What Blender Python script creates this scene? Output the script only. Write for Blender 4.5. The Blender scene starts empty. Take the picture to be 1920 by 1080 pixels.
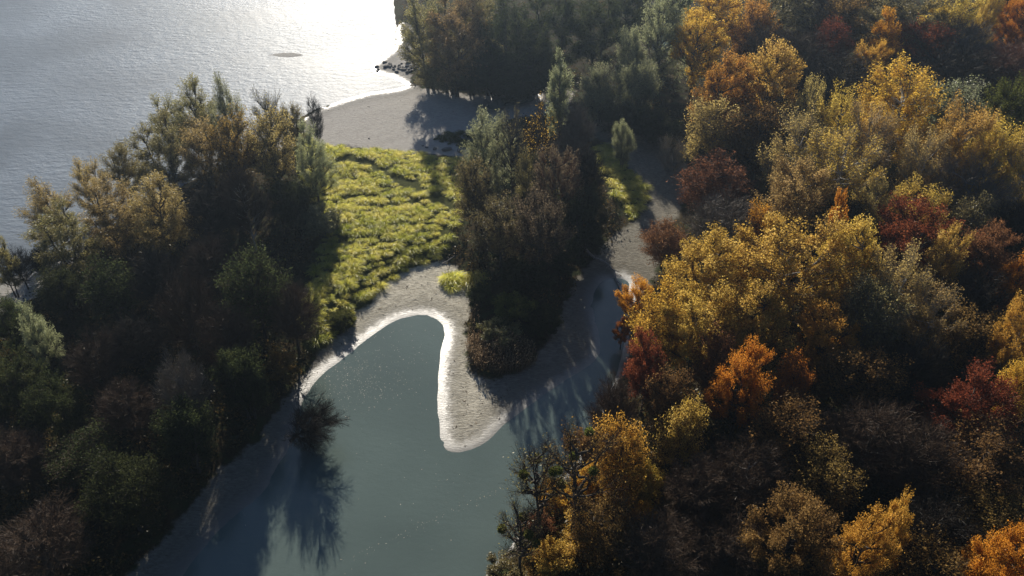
import bpy, math
import numpy as np
from mathutils import Vector, Matrix

# ------------------------------------------------------------------ camera, sky, sun, exposure
CAM_H, PITCH, F_PX = 100.0, math.radians(37.0), 1662.0        # F_PX: focal length for a 1920 wide frame
SUN_EL, SUN_AZ = math.radians(22.0), math.radians(-9.0)      # azimuth from the camera heading, to the left
SKY_STRENGTH, SUN_STRENGTH, EXPOSURE = 0.05, 5.0, 0.85

scene = bpy.context.scene
col = scene.collection
cam_data = bpy.data.cameras.new('camera')
cam = bpy.data.objects.new('camera', cam_data)
col.objects.link(cam)
cam.location = (0, 0, CAM_H)
cam.rotation_euler = (math.pi / 2 - PITCH, 0, 0)
cam_data.sensor_fit = 'HORIZONTAL'
cam_data.angle = 2 * math.atan(960 / F_PX)
cam_data.clip_end = 20000
scene.camera = cam

world = bpy.data.worlds.new('World')
scene.world = world
world.use_nodes = True
wn = world.node_tree
sky = wn.nodes.new('ShaderNodeTexSky')
sky.sky_type = 'NISHITA'
sky.sun_disc = False
sky.sun_elevation = SUN_EL
sky.sun_rotation = SUN_AZ
sky.air_density = 0.75
sky.dust_density = 0.3
sky.ozone_density = 3.0
wn.links.new(sky.outputs[0], wn.nodes['Background'].inputs[0])
wn.nodes['Background'].inputs[1].default_value = SKY_STRENGTH

SUN_DIR = Vector((math.sin(SUN_AZ) * math.cos(SUN_EL), math.cos(SUN_AZ) * math.cos(SUN_EL), math.sin(SUN_EL)))
sun_data = bpy.data.lights.new('sun', 'SUN')
sun_data.energy = SUN_STRENGTH
sun_data.angle = math.radians(0.55)
sun_data.color = (1.0, 0.92, 0.80)
sun = bpy.data.objects.new('sun', sun_data)
col.objects.link(sun)
sun.location = (-40, 200, 150)
sun.rotation_euler = SUN_DIR.to_track_quat('Z', 'Y').to_euler()

scene.view_settings.view_transform = 'Standard'
scene.view_settings.look = 'None'
scene.view_settings.exposure = EXPOSURE
scene.view_settings.gamma = 1.0
scene.render.engine = 'CYCLES'
cy = scene.cycles
cy.max_bounces = 7
cy.diffuse_bounces = 4
cy.glossy_bounces = 2
cy.transmission_bounces = 5
cy.volume_bounces = 0
cy.transparent_max_bounces = 4
cy.caustics_reflective = False
cy.caustics_refractive = False
cy.sample_clamp_indirect = 2.0
cy.use_denoising = True
cy.denoiser = 'OPENIMAGEDENOISE'

# ------------------------------------------------------------------ pixel (1920x1080) -> place
def ray(px, py):
    px = np.asarray(px, float); py = np.asarray(py, float)
    a = (px - 960) / F_PX; b = (540 - py) / F_PX
    return np.stack([a, math.cos(PITCH) + b * math.sin(PITCH), -math.sin(PITCH) + b * math.cos(PITCH)], -1)

def at(px, py, z=0.0):
    d = ray(px, py)
    t = (z - CAM_H) / d[..., 2]
    return d * t[..., None] + np.array([0, 0, CAM_H])

def poly_at(pts, z=0.0):
    p = np.array(pts, float)
    return at(p[:, 0], p[:, 1], z)[:, :2]

# ------------------------------------------------------------------ numpy noise and polygon distance
def vnoise(x, y, seed=0):
    xi = np.floor(x).astype(np.int64); yi = np.floor(y).astype(np.int64)
    fx = x - xi; fy = y - yi
    fx = fx * fx * (3 - 2 * fx); fy = fy * fy * (3 - 2 * fy)
    def h(a, b):
        n = (a * 374761393 + b * 668265263 + seed * 974711) & 0xffffffff
        n = ((n ^ (n >> 13)) * 1274126177) & 0xffffffff
        return ((n ^ (n >> 16)) & 0xffff) / 65535.0
    return (h(xi, yi) * (1 - fx) + h(xi + 1, yi) * fx) * (1 - fy) + (h(xi, yi + 1) * (1 - fx) + h(xi + 1, yi + 1) * fx) * fy

def fbm(x, y, seed=0, o=3):
    s = 0; a = 0.5
    for i in range(o):
        s = s + a * vnoise(x * 2 ** i, y * 2 ** i, seed + i); a *= 0.5
    return s

def sdist(x, y, poly):
    """distance to the outline, negative inside"""
    d2 = np.full(x.shape, 1e18); inside = np.zeros(x.shape, bool)
    n = len(poly)
    for i in range(n):
        ax, ay = poly[i]; bx, by = poly[(i + 1) % n]
        ex, ey = bx - ax, by - ay
        t = np.clip(((x - ax) * ex + (y - ay) * ey) / (ex * ex + ey * ey + 1e-9), 0, 1)
        d2 = np.minimum(d2, (x - ax - t * ex) ** 2 + (y - ay - t * ey) ** 2)
        c = (ay > y) != (by > y)
        if abs(ey) > 1e-9:
            inside ^= c & (x < ex * (y - ay) / ey + ax)
    d = np.sqrt(d2)
    return np.where(inside, -d, d)

def smooth_poly(p, it=2):
    p = np.array(p)
    for _ in range(it):
        q = np.roll(p, -1, 0)
        p = np.stack([p * .75 + q * .25, p * .25 + q * .75], 1).reshape(-1, 2)
    return p

# ------------------------------------------------------------------ outlines traced on the ground
RIVER = poly_at([(735, -60), (742, 40), (745, 82), (715, 108), (692, 126), (700, 136), (735, 146), (764, 160), (742, 167), (690, 174), (640, 188),
                 (590, 205), (556, 226), (500, 258), (420, 305), (320, 362), (220, 425), (130, 465), (70, 500), (-40, 545), (-260, 620)])
RIVER = np.vstack([[RIVER[0] + np.array([80, 900])], RIVER, [[-900, RIVER[-1][1] - 60], [-2500, -200], [-2500, 4000], [600, 4000]]])
POND = smooth_poly(poly_at([(330, 1110), (345, 1075), (400, 1008), (445, 962), (500, 922), (513, 880), (540, 850), (553, 800), (572, 742), (600, 704),
                            (650, 667), (700, 627), (740, 600), (782, 590), (818, 596), (836, 618), (826, 655), (820, 705), (820, 780), (826, 832),
                            (846, 852), (882, 846), (916, 829), (936, 806), (962, 784), (1012, 746), (1060, 714), (1098, 692), (1122, 672), (1128, 640),
                            (1116, 600), (1110, 560), (1124, 530), (1150, 520), (1182, 528), (1176, 560), (1172, 640), (1156, 700), (1134, 760),
                            (1112, 800), (1092, 850), (1015, 950), (940, 1045), (908, 1078), (860, 1160), (800, 1400), (250, 1400), (290, 1200)]), 2)
POOL = smooth_poly(poly_at([(908, 202), (930, 186), (965, 176), (1000, 178), (1003, 188), (975, 196), (945, 198), (930, 206)]), 2)
SIDE = smooth_poly(poly_at([(1215, 88), (1235, 70), (1290, 48), (1340, 40), (1345, 62), (1300, 75), (1262, 92), (1240, 102)]), 2)
SAND = poly_at([(752, 40), (690, 120), (700, 150), (560, 226), (480, 285), (600, 276), (640, 274), (720, 284), (820, 292), (880, 300), (900, 262),
                (960, 222), (1060, 215), (1080, 170), (1010, 165), (900, 180), (840, 172), (770, 160), (770, 100), (775, 50)], .3)
SANDL = poly_at([(150, 440), (160, 470), (110, 520), (60, 560), (-60, 640), (-300, 700), (-300, 600), (0, 520)], .3)
MUD = poly_at([(170, 1200), (240, 1080), (330, 985), (400, 895), (480, 828), (540, 742), (600, 662), (660, 600), (705, 556), (735, 522), (790, 496),
               (838, 492), (880, 520), (886, 560), (870, 600), (876, 650), (880, 700), (930, 712), (990, 690), (1030, 640), (1055, 580), (1085, 520),
               (1140, 450), (1185, 420), (1215, 378), (1190, 330), (1150, 290), (1100, 240), (1150, 225), (1215, 262), (1290, 315), (1290, 370),
               (1255, 430), (1235, 500), (1215, 545), (1186, 570), (1184, 650), (1166, 705), (1142, 764), (1120, 806), (1098, 856), (1020, 955), (945, 1050), (912, 1085), (880, 1160), (810, 1500)], .3)
DRY_SUNLIT_MUD = poly_at([(560, 760), (640, 640), (700, 550), (740, 500), (850, 480), (895, 540), (880, 610), (890, 700), (925, 760), (945, 815), (900, 900), (780, 880), (740, 640)], .3)  # paler zone: drier mud with the sunlight on the tongue put into colour
MEADOW = poly_at([(560, 250), (610, 274), (700, 282), (770, 290), (862, 303), (885, 330), (868, 385), (850, 440), (845, 478), (800, 492), (742, 517),
                  (705, 552), (665, 598), (610, 645), (575, 660), (560, 600), (600, 500), (590, 400), (560, 330)], .6)
STRIP = poly_at([(1110, 280), (1140, 272), (1175, 320), (1218, 365), (1206, 378), (1196, 412), (1180, 415), (1150, 380), (1120, 330)], .6)
PATCH = poly_at([(812, 262), (838, 250), (900, 246), (915, 262), (895, 278), (850, 276)], .4)

def ground_fields(x, y):
    dr = sdist(x, y, RIVER); dp = sdist(x, y, POND); dq = sdist(x, y, POOL); ds = sdist(x, y, SIDE)
    dw = np.minimum(np.minimum(dr, dp), np.minimum(dq, ds))
    sand = np.minimum(sdist(x, y, SAND), sdist(x, y, SANDL)); mud = sdist(x, y, MUD)
    mead = np.minimum(np.minimum(sdist(x, y, MEADOW), sdist(x, y, STRIP)), sdist(x, y, PATCH))
    bare = np.minimum(sand, mud)
    # shore: a gentle mud slope, then the wooded bank
    w = dw + 0.5 * (fbm(x * .35, y * .35, 5) - .45)
    flat = np.where(w > 0, 0.055 * w / (1 + 0.05 * w) + 0.02 * np.clip(w, 0, 1), 0.12 * np.maximum(w, -12))
    flat = flat + np.where(w > .6, 0.10 * (fbm(x * .5, y * .5, 11) - .45) + .05 * (vnoise(x * 1.3, y * 1.3, 3) - .5), 0)
    t = np.clip(bare / 6, 0, 1); t = t * t * (3 - 2 * t)
    t = t * np.clip(dw / 5, 0, 1)
    bank = 1.3 + 1.2 * fbm(x * .04, y * .04, 7) + .5 * (fbm(x * .25, y * .25, 21) - .45)
    z = np.where(dw > 0, flat * (1 - t) + np.maximum(bank, flat) * t, flat)
    # a low gravel bar breaking the river surface
    bx, by = at(540, 103)[:2]
    r = np.sqrt(((x - bx) / 6.5) ** 2 + ((y - by) / 2.3) ** 2) + .7 * (fbm(x * .5, y * .5, 61) - .45)
    z = np.where(r < 2, np.maximum(z, .045 - .10 * r * r), z)
    sand = np.where(r < 2, -6., sand); dw = np.where(r < 1.5, 8., dw)
    return z, dw, dp, sand, mud, mead

def ground_z(x, y):
    return float(ground_fields(np.array([float(x)]), np.array([float(y)]))[0][0])

# ------------------------------------------------------------------ mesh helpers
def mesh_quads(name, verts, quads, tint=None, smooth=False):
    verts = np.ascontiguousarray(verts, np.float32).reshape(-1, 3); quads = np.ascontiguousarray(quads, np.int32).reshape(-1, 4)
    me = bpy.data.meshes.new(name)
    me.vertices.add(len(verts)); me.vertices.foreach_set('co', verts.ravel())
    me.loops.add(quads.size); me.loops.foreach_set('vertex_index', quads.ravel())
    me.polygons.add(len(quads)); me.polygons.foreach_set('loop_start', np.arange(len(quads), dtype=np.int32) * 4)
    if smooth:
        me.polygons.foreach_set('use_smooth', np.ones(len(quads), bool))
    me.update(calc_edges=True)
    if tint is not None:
        a = me.attributes.new('tint', 'FLOAT', 'FACE'); a.data.foreach_set('value', np.ascontiguousarray(tint, np.float32))
    return me

def join(parts):
    """[(verts, quads, tint)] -> one triple"""
    v, q, t, o = [], [], [], 0
    for a, b, c in parts:
        v.append(a); q.append(b + o); t.append(c); o += len(a)
    return np.concatenate(v), np.concatenate(q), np.concatenate(t)

def tubes(P, R, sides=5):
    """P (N,K,3) paths, R (N,K) radii"""
    N, K, _ = P.shape
    T = np.gradient(P, axis=1); T /= np.linalg.norm(T, axis=2, keepdims=True) + 1e-9
    ref = np.where(np.abs(T[..., 2:3]) > .8, np.array([1., 0, 0]), np.array([0, 0, 1.]))
    ref = np.broadcast_to(np.where(np.abs(T[:, :1, 2:3]) > .8, np.array([1., 0, 0]), np.array([0, 0, 1.])), T.shape)
    A = np.cross(T, ref); A /= np.linalg.norm(A, axis=2, keepdims=True) + 1e-9
    B = np.cross(T, A)
    th = np.arange(sides) * 2 * np.pi / sides
    V = P[:, :, None] + R[:, :, None, None] * (np.cos(th)[None, None, :, None] * A[:, :, None] + np.sin(th)[None, None, :, None] * B[:, :, None])
    idx = np.arange(N * K * sides).reshape(N, K, sides)
    a = idx[:, :-1]; b = np.roll(a, -1, 2); d = idx[:, 1:]; c = np.roll(d, -1, 2)
    Q = np.stack([a, b, c, d], -1).reshape(-1, 4)
    return V.reshape(-1, 3), Q, np.full(len(Q), .5)

def bez(P0, P1, P2, k):
    t = np.linspace(0, 1, k + 1)[None, :, None]
    return (1 - t) ** 2 * P0[:, None] + 2 * t * (1 - t) * P1[:, None] + t * t * P2[:, None]

def ribbons(rng, P, w0, w1, tint):
    N, K, _ = P.shape
    T = P[:, -1] - P[:, 0]; T /= np.linalg.norm(T, axis=1, keepdims=True) + 1e-9
    S = np.cross(T, rng.normal(size=(N, 3))); S /= np.linalg.norm(S, axis=1, keepdims=True) + 1e-9
    w = np.linspace(w0, w1, K)[None, :, None] * .5
    V = np.stack([P - S[:, None] * w, P + S[:, None] * w], 2)
    idx = np.arange(N * K * 2).reshape(N, K, 2)
    Q = np.stack([idx[:, :-1, 0], idx[:, :-1, 1], idx[:, 1:, 1], idx[:, 1:, 0]], -1).reshape(-1, 4)
    return V.reshape(-1, 3), Q, np.repeat(tint, K - 1)

def leaf_quads(rng, C, L, W, D=None, mix=1.0, tint=None, up=0.0):
    """diamond leaves at C; D: directions they follow (mix 0) or random (mix 1)"""
    N = len(C)
    r = rng.normal(size=(N, 3)); r /= np.linalg.norm(r, axis=1, keepdims=True)
    a = r if D is None else D * (1 - mix) + r * mix
    a[:, 2] += up
    a /= np.linalg.norm(a, axis=1, keepdims=True) + 1e-9
    s = np.cross(a, rng.normal(size=(N, 3))); s /= np.linalg.norm(s, axis=1, keepdims=True) + 1e-9
    n = np.cross(a, s)
    sc = rng.uniform(.6, 1.35, (N, 1))
    l = a * L * sc * .5; w = s * W * sc * .5
    V = np.stack([C - l, C + w + n * W * .12 - l * .1, C + l, C - w + n * W * .12 - l * .1], 1)
    Q = np.arange(N * 4).reshape(N, 4)
    return V.reshape(-1, 3), Q, tint

# ------------------------------------------------------------------ materials
def new_mat(name):
    m = bpy.data.materials.new(name); m.use_nodes = True
    nt = m.node_tree; nt.nodes.clear()
    return m, nt, nt.nodes.new('ShaderNodeOutputMaterial')

def N(nt, kind, **kw):
    n = nt.nodes.new('ShaderNode' + kind)
    for k, v in kw.items():
        if k in n.inputs: n.inputs[k].default_value = v
        else: setattr(n, k, v)
    return n

def ramp(nt, fac, stops):
    r = nt.nodes.new('ShaderNodeValToRGB')
    while len(r.color_ramp.elements) < len(stops): r.color_ramp.elements.new(.5)
    for e, (p, c) in zip(r.color_ramp.elements, stops):
        e.position = p; e.color = (*c, 1)
    nt.links.new(fac, r.inputs[0])
    return r.outputs[0]

def math_node(nt, op, a, b=None, clamp=False):
    n = nt.nodes.new('ShaderNodeMath'); n.operation = op; n.use_clamp = clamp
    for i, v in enumerate((a, b)):
        if v is None: continue
        if isinstance(v, (int, float)): n.inputs[i].default_value = v
        else: nt.links.new(v, n.inputs[i])
    return n.outputs[0]

def leaf_mat(name, stops, trans=.6, gloss=.004):
    m, nt, out = new_mat(name)
    at_ = N(nt, 'Attribute', attribute_name='tint')
    oi = N(nt, 'ObjectInfo')
    c = ramp(nt, at_.outputs['Fac'], stops)
    hs = N(nt, 'HueSaturation')
    nt.links.new(c, hs.inputs['Color'])
    nt.links.new(math_node(nt, 'MULTIPLY_ADD', oi.outputs['Random'], .03), hs.inputs['Hue'])
    hs.inputs['Hue'].links[0].from_node.inputs[2].default_value = .485
    v = math_node(nt, 'MULTIPLY_ADD', oi.outputs['Random'], .35); v.node.inputs[2].default_value = .82
    nt.links.new(v, hs.inputs['Value'])
    d = N(nt, 'BsdfDiffuse'); t = N(nt, 'BsdfTranslucent'); g = N(nt, 'BsdfGlossy', Roughness=.42)
    g.inputs['Color'].default_value = (.9, .9, .85, 1)
    nt.links.new(hs.outputs[0], d.inputs['Color']); nt.links.new(hs.outputs[0], t.inputs['Color'])
    m1 = N(nt, 'MixShader'); m1.inputs[0].default_value = trans
    nt.links.new(d.outputs[0], m1.inputs[1]); nt.links.new(t.outputs[0], m1.inputs[2])
    m2 = N(nt, 'MixShader'); m2.inputs[0].default_value = gloss
    nt.links.new(m1.outputs[0], m2.inputs[1]); nt.links.new(g.outputs[0], m2.inputs[2])
    nt.links.new(m2.outputs[0], out.inputs[0])
    return m

LEAF = {
    'yellow': leaf_mat('yellow_leaves', [(0, (.24, .18, .03)), (.45, (.58, .385, .07)), (1, (.76, .56, .18))]),
    'gold':   leaf_mat('gold_leaves', [(0, (.26, .15, .02)), (.5, (.60, .34, .05)), (1, (.77, .49, .11))]),
    'pale':   leaf_mat('pale_yellow_leaves', [(0, (.24, .18, .06)), (.5, (.50, .37, .12)), (1, (.70, .54, .22))]),
    'orange': leaf_mat('orange_leaves', [(0, (.22, .085, .014)), (.5, (.56, .22, .025)), (1, (.72, .36, .06))]),
    'rust':   leaf_mat('rust_leaves', [(0, (.10, .05, .024)), (.5, (.22, .105, .045)), (1, (.36, .19, .08))]),
    'red':    leaf_mat('red_leaves', [(0, (.10, .025, .012)), (.5, (.21, .055, .024)), (1, (.34, .12, .045))]),
    'brown':  leaf_mat('brown_leaves', [(0, (.10, .06, .022)), (.5, (.23, .14, .045)), (1, (.38, .24, .075))]),
    'olive':  leaf_mat('olive_leaves', [(0, (.09, .082, .03)), (.5, (.22, .19, .07)), (1, (.38, .31, .12))], gloss=.03),
    'tan':    leaf_mat('tan_willow_leaves', [(0, (.14, .105, .04)), (.5, (.35, .255, .095)), (1, (.52, .38, .15))], gloss=.025),
    'silver': leaf_mat('grey_green_leaves', [(0, (.12, .125, .06)), (.5, (.27, .28, .14)), (1, (.42, .42, .23))], gloss=.04),
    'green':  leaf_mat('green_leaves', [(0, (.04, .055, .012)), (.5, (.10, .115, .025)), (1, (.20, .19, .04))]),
    'dark':   leaf_mat('shade_dark_green_leaves', [(0, (.022, .03, .012)), (.5, (.045, .055, .02)), (1, (.09, .095, .035))]),  # dark green foliage with the deep shade of the woods put into colour
    'grey':   leaf_mat('grey_brown_leaves', [(0, (.09, .07, .045)), (.5, (.19, .15, .09)), (1, (.31, .245, .14))]),
}

def wood_mat(name, c0, c1, scale=3.0):
    m, nt, out = new_mat(name)
    tc = N(nt, 'TexCoord'); mp = N(nt, 'Mapping'); mp.inputs['Scale'].default_value = (scale, scale, scale * .25)
    nt.links.new(tc.outputs['Object'], mp.inputs[0])
    nz = N(nt, 'TexNoise', Scale=1.5, Detail=5.0)
    nt.links.new(mp.outputs[0], nz.inputs['Vector'])
    b = N(nt, 'BsdfPrincipled', Roughness=.85)
    b.inputs['Specular IOR Level'].default_value = .2
    nt.links.new(ramp(nt, nz.outputs[0], [(.3, c0), (.7, c1)]), b.inputs['Base Color'])
    nt.links.new(b.outputs[0], out.inputs[0])
    return m

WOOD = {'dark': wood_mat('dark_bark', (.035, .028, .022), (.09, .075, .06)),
        'grey': wood_mat('grey_bark', (.11, .10, .09), (.22, .20, .18)),
        'pale': wood_mat('pale_poplar_bark', (.22, .21, .19), (.40, .38, .35)),
        'drift': wood_mat('bleached_driftwood', (.20, .18, .16), (.42, .39, .35))}

def twig_mat(name, c, gl=.02):
    m, nt, out = new_mat(name)
    oi = N(nt, 'ObjectInfo')
    c2 = tuple(v * 1.5 for v in c)
    d = N(nt, 'BsdfDiffuse'); g = N(nt, 'BsdfGlossy', Roughness=.4)
    nt.links.new(ramp(nt, oi.outputs['Random'], [(0, c), (1, c2)]), d.inputs['Color'])
    mx = N(nt, 'MixShader'); mx.inputs[0].default_value = gl
    nt.links.new(d.outputs[0], mx.inputs[1]); nt.links.new(g.outputs[0], mx.inputs[2])
    nt.links.new(mx.outputs[0], out.inputs[0])
    return m

TWIG = {'brown': twig_mat('brown_twigs', (.06, .04, .026), .01), 'grey': twig_mat('grey_twigs', (.11, .092, .072)),
        'pale': twig_mat('pale_twigs', (.26, .225, .17)), 'dark': twig_mat('shade_dark_twigs', (.024, .019, .014), .01),  # darkest twigs carry the shade of the woods in their colour
        'rust': twig_mat('rusty_twigs', (.13, .06, .035))}

# ground
def ground_material():
    m, nt, out = new_mat('ground')
    geo = N(nt, 'NewGeometry')
    def A(n): return N(nt, 'Attribute', attribute_name=n).outputs['Fac']
    def noise(s, d=4.0, r=.6, stretch=None):
        n = N(nt, 'TexNoise', Scale=s, Detail=d, Roughness=r)
        if stretch:
            mp = N(nt, 'Mapping'); mp.inputs['Scale'].default_value = stretch; mp.inputs['Rotation'].default_value = (0, 0, .5)
            nt.links.new(geo.outputs['Position'], mp.inputs[0]); nt.links.new(mp.outputs[0], n.inputs['Vector'])
        else:
            nt.links.new(geo.outputs['Position'], n.inputs['Vector'])
        return n.outputs[0]
    def edge(sd, wob, width, ns):
        k = math_node(nt, 'MULTIPLY_ADD', math_node(nt, 'SUBTRACT', ns, .5), wob)
        nt.links.new(sd, k.node.inputs[2])
        mr = N(nt, 'MapRange', interpolation_type='SMOOTHSTEP')
        nt.links.new(k, mr.inputs[0])
        mr.inputs['From Min'].default_value = width; mr.inputs['From Max'].default_value = -width
        return mr.outputs[0]
    def mix(f, a, b):
        n = N(nt, 'MixRGB'); nt.links.new(f, n.inputs[0])
        for i, v in ((1, a), (2, b)):
            if isinstance(v, tuple): n.inputs[i].default_value = (*v, 1)
            else: nt.links.new(v, n.inputs[i])
        return n.outputs[0]
    n1 = noise(.45); n2 = noise(3.0, 5.0); n3 = noise(.12, 3.0); n5 = noise(.9, 5.0, .7); n4 = noise(1.2, 6.0, .65, (1, 3.2, 1))
    litter = ramp(nt, n2, [(.3, (.018, .014, .008)), (.55, (.04, .03, .014)), (.75, (.075, .05, .02))])
    litter = mix(ramp(nt, n1, [(.48, (0, 0, 0)), (.62, (1, 1, 1))]), litter, (.035, .042, .016))
    sandc = ramp(nt, n4, [(.25, (.27, .25, .225)), (.5, (.36, .34, .31)), (.75, (.44, .42, .385))])
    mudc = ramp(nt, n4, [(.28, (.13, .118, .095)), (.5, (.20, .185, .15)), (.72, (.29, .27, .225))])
    sunlit_mudc = ramp(nt, n4, [(.28, (.30, .275, .215)), (.5, (.48, .445, .36)), (.72, (.60, .56, .465))])
    mudc = mix(edge(A('dry'), 5.0, 1.5, n1), mudc, sunlit_mudc)  # sunlit tongue paler, shaded channel side darker: light put into mud colour
    pits = ramp(nt, noise(2.2, 3.0), [(.60, (1, 1, 1)), (.70, (.55, .53, .5))])
    mm = N(nt, 'MixRGB', blend_type='MULTIPLY'); mm.inputs[0].default_value = .8
    nt.links.new(mudc, mm.inputs[1]); nt.links.new(pits, mm.inputs[2])
    grassc = ramp(nt, n2, [(.3, (.03, .035, .012)), (.7, (.075, .08, .022))])
    c = mix(edge(A('mead'), 4.0, .8, n1), litter, grassc)
    fs = edge(A('sand'), 5.0, .6, n1)
    fm = edge(A('mud'), 4.0, .6, n1)
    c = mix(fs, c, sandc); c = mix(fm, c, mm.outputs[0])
    # damp rim along the water line: wettest at the edge, drying out in patches
    bare = math_node(nt, 'MAXIMUM', fs, fm)
    wet = math_node(nt, 'MULTIPLY', edge(math_node(nt, 'SUBTRACT', A('shore'), 2.1), 3.6, 1.9, n5), bare)
    damp = math_node(nt, 'MULTIPLY', edge(math_node(nt, 'SUBTRACT', A('shore'), 5.0), 5.0, 3.0, n1), bare)
    ln = math_node(nt, 'SINE', math_node(nt, 'MULTIPLY_ADD', A('shore'), 1.7))
    nt.links.new(math_node(nt, 'MULTIPLY', n1, 26.0), ln.node.inputs[0].links[0].from_node.inputs[2])
    tl = math_node(nt, 'MULTIPLY', math_node(nt, 'POWER', math_node(nt, 'MULTIPLY_ADD', ln, .5), 3.0), math_node(nt, 'MULTIPLY', fm, .3))
    tl.node.inputs[0].links[0].from_node.inputs[0].links[0].from_node.inputs[2].default_value = .5
    c = mix(tl, c, (.10, .09, .07))
    c = mix(math_node(nt, 'MULTIPLY', damp, .35), c, (.10, .095, .08))
    c = mix(math_node(nt, 'MULTIPLY', wet, .8), c, (.09, .085, .07))
    b = N(nt, 'BsdfPrincipled')
    nt.links.new(c, b.inputs['Base Color'])
    rr = N(nt, 'MapRange'); nt.links.new(wet, rr.inputs[0]); rr.inputs['To Min'].default_value = 1.0; rr.inputs['To Max'].default_value = .38
    nt.links.new(rr.outputs[0], b.inputs['Roughness'])
    sp = N(nt, 'MapRange'); nt.links.new(wet, sp.inputs[0]); sp.inputs['To Min'].default_value = .05; sp.inputs['To Max'].default_value = 1.0
    nt.links.new(sp.outputs[0], b.inputs['Specular IOR Level'])
    bm = N(nt, 'Bump', Distance=.25)
    bs = N(nt, 'MapRange'); nt.links.new(wet, bs.inputs[0]); bs.inputs['To Min'].default_value = .7; bs.inputs['To Max'].default_value = .12
    nt.links.new(bs.outputs[0], bm.inputs['Strength'])
    nt.links.new(math_node(nt, 'ADD', n4, math_node(nt, 'MULTIPLY', n2, .6)), bm.inputs['Height'])
    nt.links.new(bm.outputs[0], b.inputs['Normal'])
    nt.links.new(b.outputs[0], out.inputs[0])
    return m

def water_mat(name, deep, rough, bump_d, s1, s2, stretch, rot, sp=.5):
    m, nt, out = new_mat(name)
    geo = N(nt, 'NewGeometry'); mp = N(nt, 'Mapping')
    mp.inputs['Scale'].default_value = stretch; mp.inputs['Rotation'].default_value = (0, 0, rot)
    nt.links.new(geo.outputs['Position'], mp.inputs[0])
    a = N(nt, 'TexNoise', Scale=s1, Detail=4.0, Roughness=.6); b_ = N(nt, 'TexNoise', Scale=s2, Detail=2.0)
    c_ = N(nt, 'TexNoise', Scale=.03, Detail=3.0)
    for n in (a, b_): nt.links.new(mp.outputs[0], n.inputs['Vector'])
    nt.links.new(geo.outputs['Position'], c_.inputs['Vector'])
    h = math_node(nt, 'ADD', a.outputs[0], math_node(nt, 'MULTIPLY', b_.outputs[0], .35))
    bm = N(nt, 'Bump', Distance=bump_d)
    pm = N(nt, 'MapRange'); nt.links.new(c_.outputs[0], pm.inputs[0])
    pm.inputs['From Min'].default_value = .35; pm.inputs['From Max'].default_value = .65
    pm.inputs['To Min'].default_value = .45; pm.inputs['To Max'].default_value = 1.0
    nt.links.new(pm.outputs[0], bm.inputs['Strength'])
    nt.links.new(h, bm.inputs['Height'])
    p = N(nt, 'BsdfPrincipled', Roughness=rough, IOR=1.333)
    nt.links.new(ramp(nt, c_.outputs[0], [(.3, tuple(v * .78 for v in deep)), (.7, tuple(v * 1.2 for v in deep))]), p.inputs['Base Color'])
    p.inputs['Specular IOR Level'].default_value = sp
    nt.links.new(bm.outputs[0], p.inputs['Normal'])
    nt.links.new(p.outputs[0], out.inputs[0])
    return m

# ------------------------------------------------------------------ object helpers
def tag(o, label=None, cat=None, group=None, kind=None):
    if label: o['label'] = label
    if cat: o['category'] = cat
    if group: o['group'] = group
    if kind: o['kind'] = kind
    return o

def obj(name, me, mat=None, parent=None, per_object=False):
    o = bpy.data.objects.new(name, me); col.objects.link(o)
    if mat:
        if not me.materials: me.materials.append(mat)
        if per_object:
            o.material_slots[0].link = 'OBJECT'; o.material_slots[0].material = mat
    if parent: o.parent = parent
    return o

# ------------------------------------------------------------------ ground and water
def axis(lo, hi, step, far):
    mid = np.arange(lo, hi + step * .5, step)
    g = []; s = step; p = hi
    while p < far: s *= 1.35; p += s; g.append(p)
    b = []; s = step; p = lo
    while p > -far: s *= 1.35; p -= s; b.append(p)
    return np.array(b[::-1] + list(mid) + g)
xs = axis(-130, 150, 1.0, 6000); ys = axis(45, 345, 1.0, 6000)
X, Y = np.meshgrid(xs, ys)
z, dw, dp, sd_s, sd_m, sd_g = ground_fields(X.ravel(), Y.ravel())
nx, ny = len(xs), len(ys)
idx = np.arange(nx * ny).reshape(ny, nx)
q = np.stack([idx[:-1, :-1], idx[:-1, 1:], idx[1:, 1:], idx[1:, :-1]], -1).reshape(-1, 4)
gm = mesh_quads('ground', np.stack([X.ravel(), Y.ravel(), z], -1), q, smooth=True)
for nme, val in (('shore', np.clip(dw, -5, 30)), ('sand', np.clip(sd_s, -30, 30)), ('mud', np.clip(sd_m, -30, 30)), ('mead', np.clip(sd_g, -30, 30)), ('dry', np.clip(sdist(X.ravel(), Y.ravel(), DRY_SUNLIT_MUD), -30, 30))):  # dry also carries the painted sunlight of the tongue
    a = gm.attributes.new(nme, 'FLOAT', 'POINT'); a.data.foreach_set('value', val.astype(np.float32))
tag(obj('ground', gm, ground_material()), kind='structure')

def sheet(name, outline, zz, mat):
    me = bpy.data.meshes.new(name)
    me.from_pydata([(x, y, zz) for x, y in outline], [], [list(range(len(outline)))])
    me.update()
    return tag(obj(name, me, mat), kind='structure')
M_RIVER = water_mat('river_water', (.15, .18, .215), .48, .30, .32, 1.3, (1, 2.2, 1), -.25, .09)
M_POND = water_mat('pond_water', (.092, .122, .11), .08, .03, .8, 3.0, (1, 1.5, 1), .3, .95)
sheet('river', [(-2500, -200), (-400, 40), (-150, 85), (-62, 160), (-30, 215), (-10, 246), (10, 262), (8, 300), (40, 500), (120, 1500), (600, 4000), (-2500, 4000)], 0, M_RIVER)
pp = poly_at([(200, 1300), (230, 1100), (420, 930), (520, 780), (690, 590), (800, 555), (870, 620), (870, 770), (915, 775), (1060, 680), (1080, 560), (1120, 495),
              (1210, 500), (1230, 640), (1150, 860), (1000, 1080), (950, 1300)])
sheet('pond', pp, 0, M_POND)
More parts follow.
